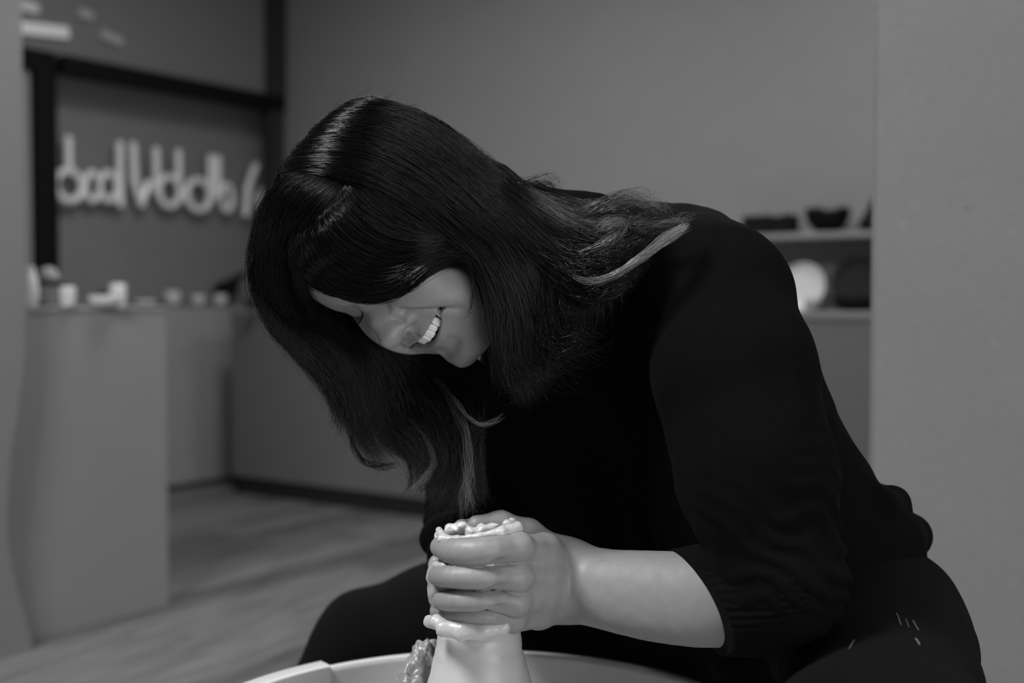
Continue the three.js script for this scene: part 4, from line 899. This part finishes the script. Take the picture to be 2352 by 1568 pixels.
// pale dyed locks on the shoulder
sheet([
  [D(1270, 590, 1.01), D(1305, 628, 1.0), D(1345, 645, 0.992), D(1405, 632, 0.985), D(1460, 596, 0.982), D(1515, 548, 0.986), D(1560, 520, 0.995)],
  [D(1280, 600, 1.008), D(1320, 636, 0.998), D(1365, 648, 0.99), D(1425, 628, 0.984), D(1480, 590, 0.982), D(1540, 550, 0.985), D(1588, 512, 0.995)],
], 210, { thick: 0.0018, frizz: 0.002, core: 0, dark: 0.0042, tip: 0.32, tipFrom: 0.18, clump: 0.5, short: 0.12, radius: 0.00026 });
sheet([
  [D(1330, 580, 1.0), D(1365, 566, 0.996), D(1400, 545, 0.992), D(1430, 520, 0.99), D(1420, 508, 0.99), D(1385, 512, 0.992), D(1362, 535, 0.994)],
  [D(1340, 588, 1.0), D(1380, 574, 0.995), D(1415, 552, 0.991), D(1440, 525, 0.989), D(1432, 508, 0.99), D(1395, 506, 0.992)],
], 80, { thick: 0.0025, frizz: 0.004, core: 0, dark: 0.0105, tip: 0.2, tipFrom: 0.1, radius: 0.00024 });
sheet([
  [D(1280, 500, 1.07), D(1350, 480, 1.065), D(1400, 458, 1.06), D(1450, 450, 1.06), D(1500, 462, 1.06), D(1525, 485, 1.06)],
  [D(1300, 510, 1.05), D(1380, 490, 1.045), D(1440, 468, 1.04), D(1490, 462, 1.04), D(1540, 475, 1.04)],
], 90, { thick: 0.005, frizz: 0.009, core: 0, dark: 0.0070, tip: 0.18, tipFrom: 0.35, radius: 0.0002, short: 0.5 });
sheet([[D(1400, 500, 1.02), D(1450, 520, 1.0), D(1510, 515, 0.995), D(1585, 500, 0.998)], [D(1390, 490, 1.03), D(1470, 508, 1.0), D(1540, 508, 0.995), D(1600, 490, 1.0)]], 26, { thick: 0.002, frizz: 0.003, core: 0, dark: 0.0070, tip: 0.14, tipFrom: 0.3, radius: 0.00022 });
// pale ends hanging over the hands
sheet([
  [D(1000, 870, 1.08), D(1030, 915, 1.07), D(1062, 970, 1.065), D(1078, 1040, 1.06), D(1078, 1100, 1.06), D(1110, 1168, 1.06)],
  [D(1010, 870, 1.08), D(1045, 930, 1.07), D(1072, 990, 1.065), D(1076, 1070, 1.06), D(1070, 1130, 1.06), D(1040, 1200, 1.06)],
], 60, { thick: 0.0025, frizz: 0.005, core: 0, dark: 0.0052, tip: 0.16, tipFrom: 0.1, radius: 0.00024 });
sheet([[D(1015, 880, 1.07), D(1050, 925, 1.06), D(1080, 962, 1.055), D(1112, 975, 1.055), D(1155, 955, 1.055)]], 22, { thick: 0.0014, frizz: 0.002, core: 0, dark: 0.0052, tip: 0.18, tipFrom: 0.1, radius: 0.00024 });
sheet([[D(940, 965, 1.1), D(980, 1010, 1.1), D(998, 1060, 1.1), D(990, 1090, 1.1), D(955, 1122, 1.1), D(912, 1138, 1.1)], [D(935, 960, 1.1), D(975, 1000, 1.1), D(1000, 1050, 1.1), D(985, 1100, 1.1)]], 34, { thick: 0.0018, frizz: 0.003, core: 0, dark: 0.0052, tip: 0.16, tipFrom: 0.1, radius: 0.00024 });
// flyaway curls behind the head and short hairs along the outline
sheet([
  [D(1120, 385, 1.12), D(1170, 420, 1.12), D(1215, 418, 1.12), D(1255, 404, 1.12), D(1285, 412, 1.12), D(1294, 452, 1.12)],
  [D(1100, 360, 1.12), D(1165, 405, 1.12), D(1200, 430, 1.12), D(1240, 428, 1.12), D(1265, 440, 1.12), D(1262, 470, 1.12)],
  [D(1130, 400, 1.12), D(1180, 432, 1.12), D(1230, 440, 1.12), D(1268, 425, 1.12), D(1280, 450, 1.12), D(1270, 475, 1.12)],
], 85, { thick: 0.0035, frizz: 0.006, core: 0, radius: 0.00018 });
{
  const rim = [[573, 600], [586, 550], [603, 480], [634, 428], [650, 390], [690, 352], [735, 298], [760, 266], [800, 240], [845, 232], [895, 240], [945, 257], [1000, 288], [1055, 322], [1105, 356], [1150, 395]];
  for (let i = 0; i < 330; i++) {
    const u = hr() * (rim.length - 1.01), k = Math.floor(u), f = u - k, x = rim[k][0] + (rim[k + 1][0] - rim[k][0]) * f, y = rim[k][1] + (rim[k + 1][1] - rim[k][1]) * f;
    const tx = rim[k + 1][0] - rim[k][0], ty = rim[k + 1][1] - rim[k][1], l = Math.hypot(tx, ty), side = k < 8 ? (hr() < 0.5 ? -1 : 1) : 1, len = 25 + 70 * hr(), out = 6 + 16 * hr(), d = 1.05 + 0.07 * hr();
    const px = t => [x + side * tx / l * len * t + ty / l * (out * t * t - 5), y + side * ty / l * len * t - tx / l * (out * t * t - 5)];
    strand(spline([0, 0.35, 0.7, 1].map(t => at(...px(t), d + 0.01 * t * gauss())), 8), 0.0001, 0.006, 0.012, 0.3);
  }
}
{
  const g = new THREE.BufferGeometry();
  g.setAttribute('position', new THREE.Float32BufferAttribute(hairPos, 3)); g.setAttribute('normal', new THREE.Float32BufferAttribute(hairNor, 3)); g.setAttribute('color', new THREE.Float32BufferAttribute(hairCol, 3)); g.setIndex(hairIdx);
  const hair = mesh('hair', g, new THREE.MeshPhysicalMaterial({ color: 0xffffff, vertexColors: true, roughness: 0.24, metalness: 0, ior: 1.5, specularIntensity: 0.6 }), woman, { kind: 'stuff', label: 'long dark hair with pale dyed ends' });
  // core
  const boxes = coreChains.map(c => { const lo = [1e3, 1e3, 1e3], hi = [-1e3, -1e3, -1e3]; for (const q of c) for (let i = 0; i < 3; i++) { lo[i] = Math.min(lo[i], q[i] - q[3]); hi[i] = Math.max(hi[i], q[i] + q[3]); } return [lo, hi]; });
  const local = V(), f = (x, y, z) => {
    let d = 0.05;
    for (let i = 0; i < coreChains.length; i++) {
      const [lo, hi] = boxes[i], ex = Math.max(lo[0] - x, 0, x - hi[0]), ey = Math.max(lo[1] - y, 0, y - hi[1]), ez = Math.max(lo[2] - z, 0, z - hi[2]);
      if (ex * ex + ey * ey + ez * ez > 0.0025 || Math.max(ex, ey, ez) > d + 0.012) continue;
      d = smin(d, chain(x, y, z, coreChains[i]), 0.01);
    }
    // a thin cap over the scalp behind the hairline
    const q = local.set(x, y, z).applyMatrix4(headInv), capD = Math.max(ell(q.x, q.y, q.z, CRANIUM[0], CRANIUM[1], CRANIUM[2], CRANIUM[3] + 0.35, CRANIUM[4] + 0.35, CRANIUM[5] + 0.35), 4.6 - 0.76 * q.y + 0.65 * q.z) * HEAD_SCALE;
    return Math.min(d, capD);
  };
  const core = mesh('under_hair', skin(f, [-0.3, 0.72, -1.3], [0.17, 1.13, -0.97], 0.004, 1.6), mat(0.004, 1, { specularIntensity: 0.05 }), woman);
}
scene.traverse(o => { if (o.isMesh) o.castShadow = o.receiveShadow = true; if (o.isLight) o.castShadow = true; });
renderer.render(scene, camera);
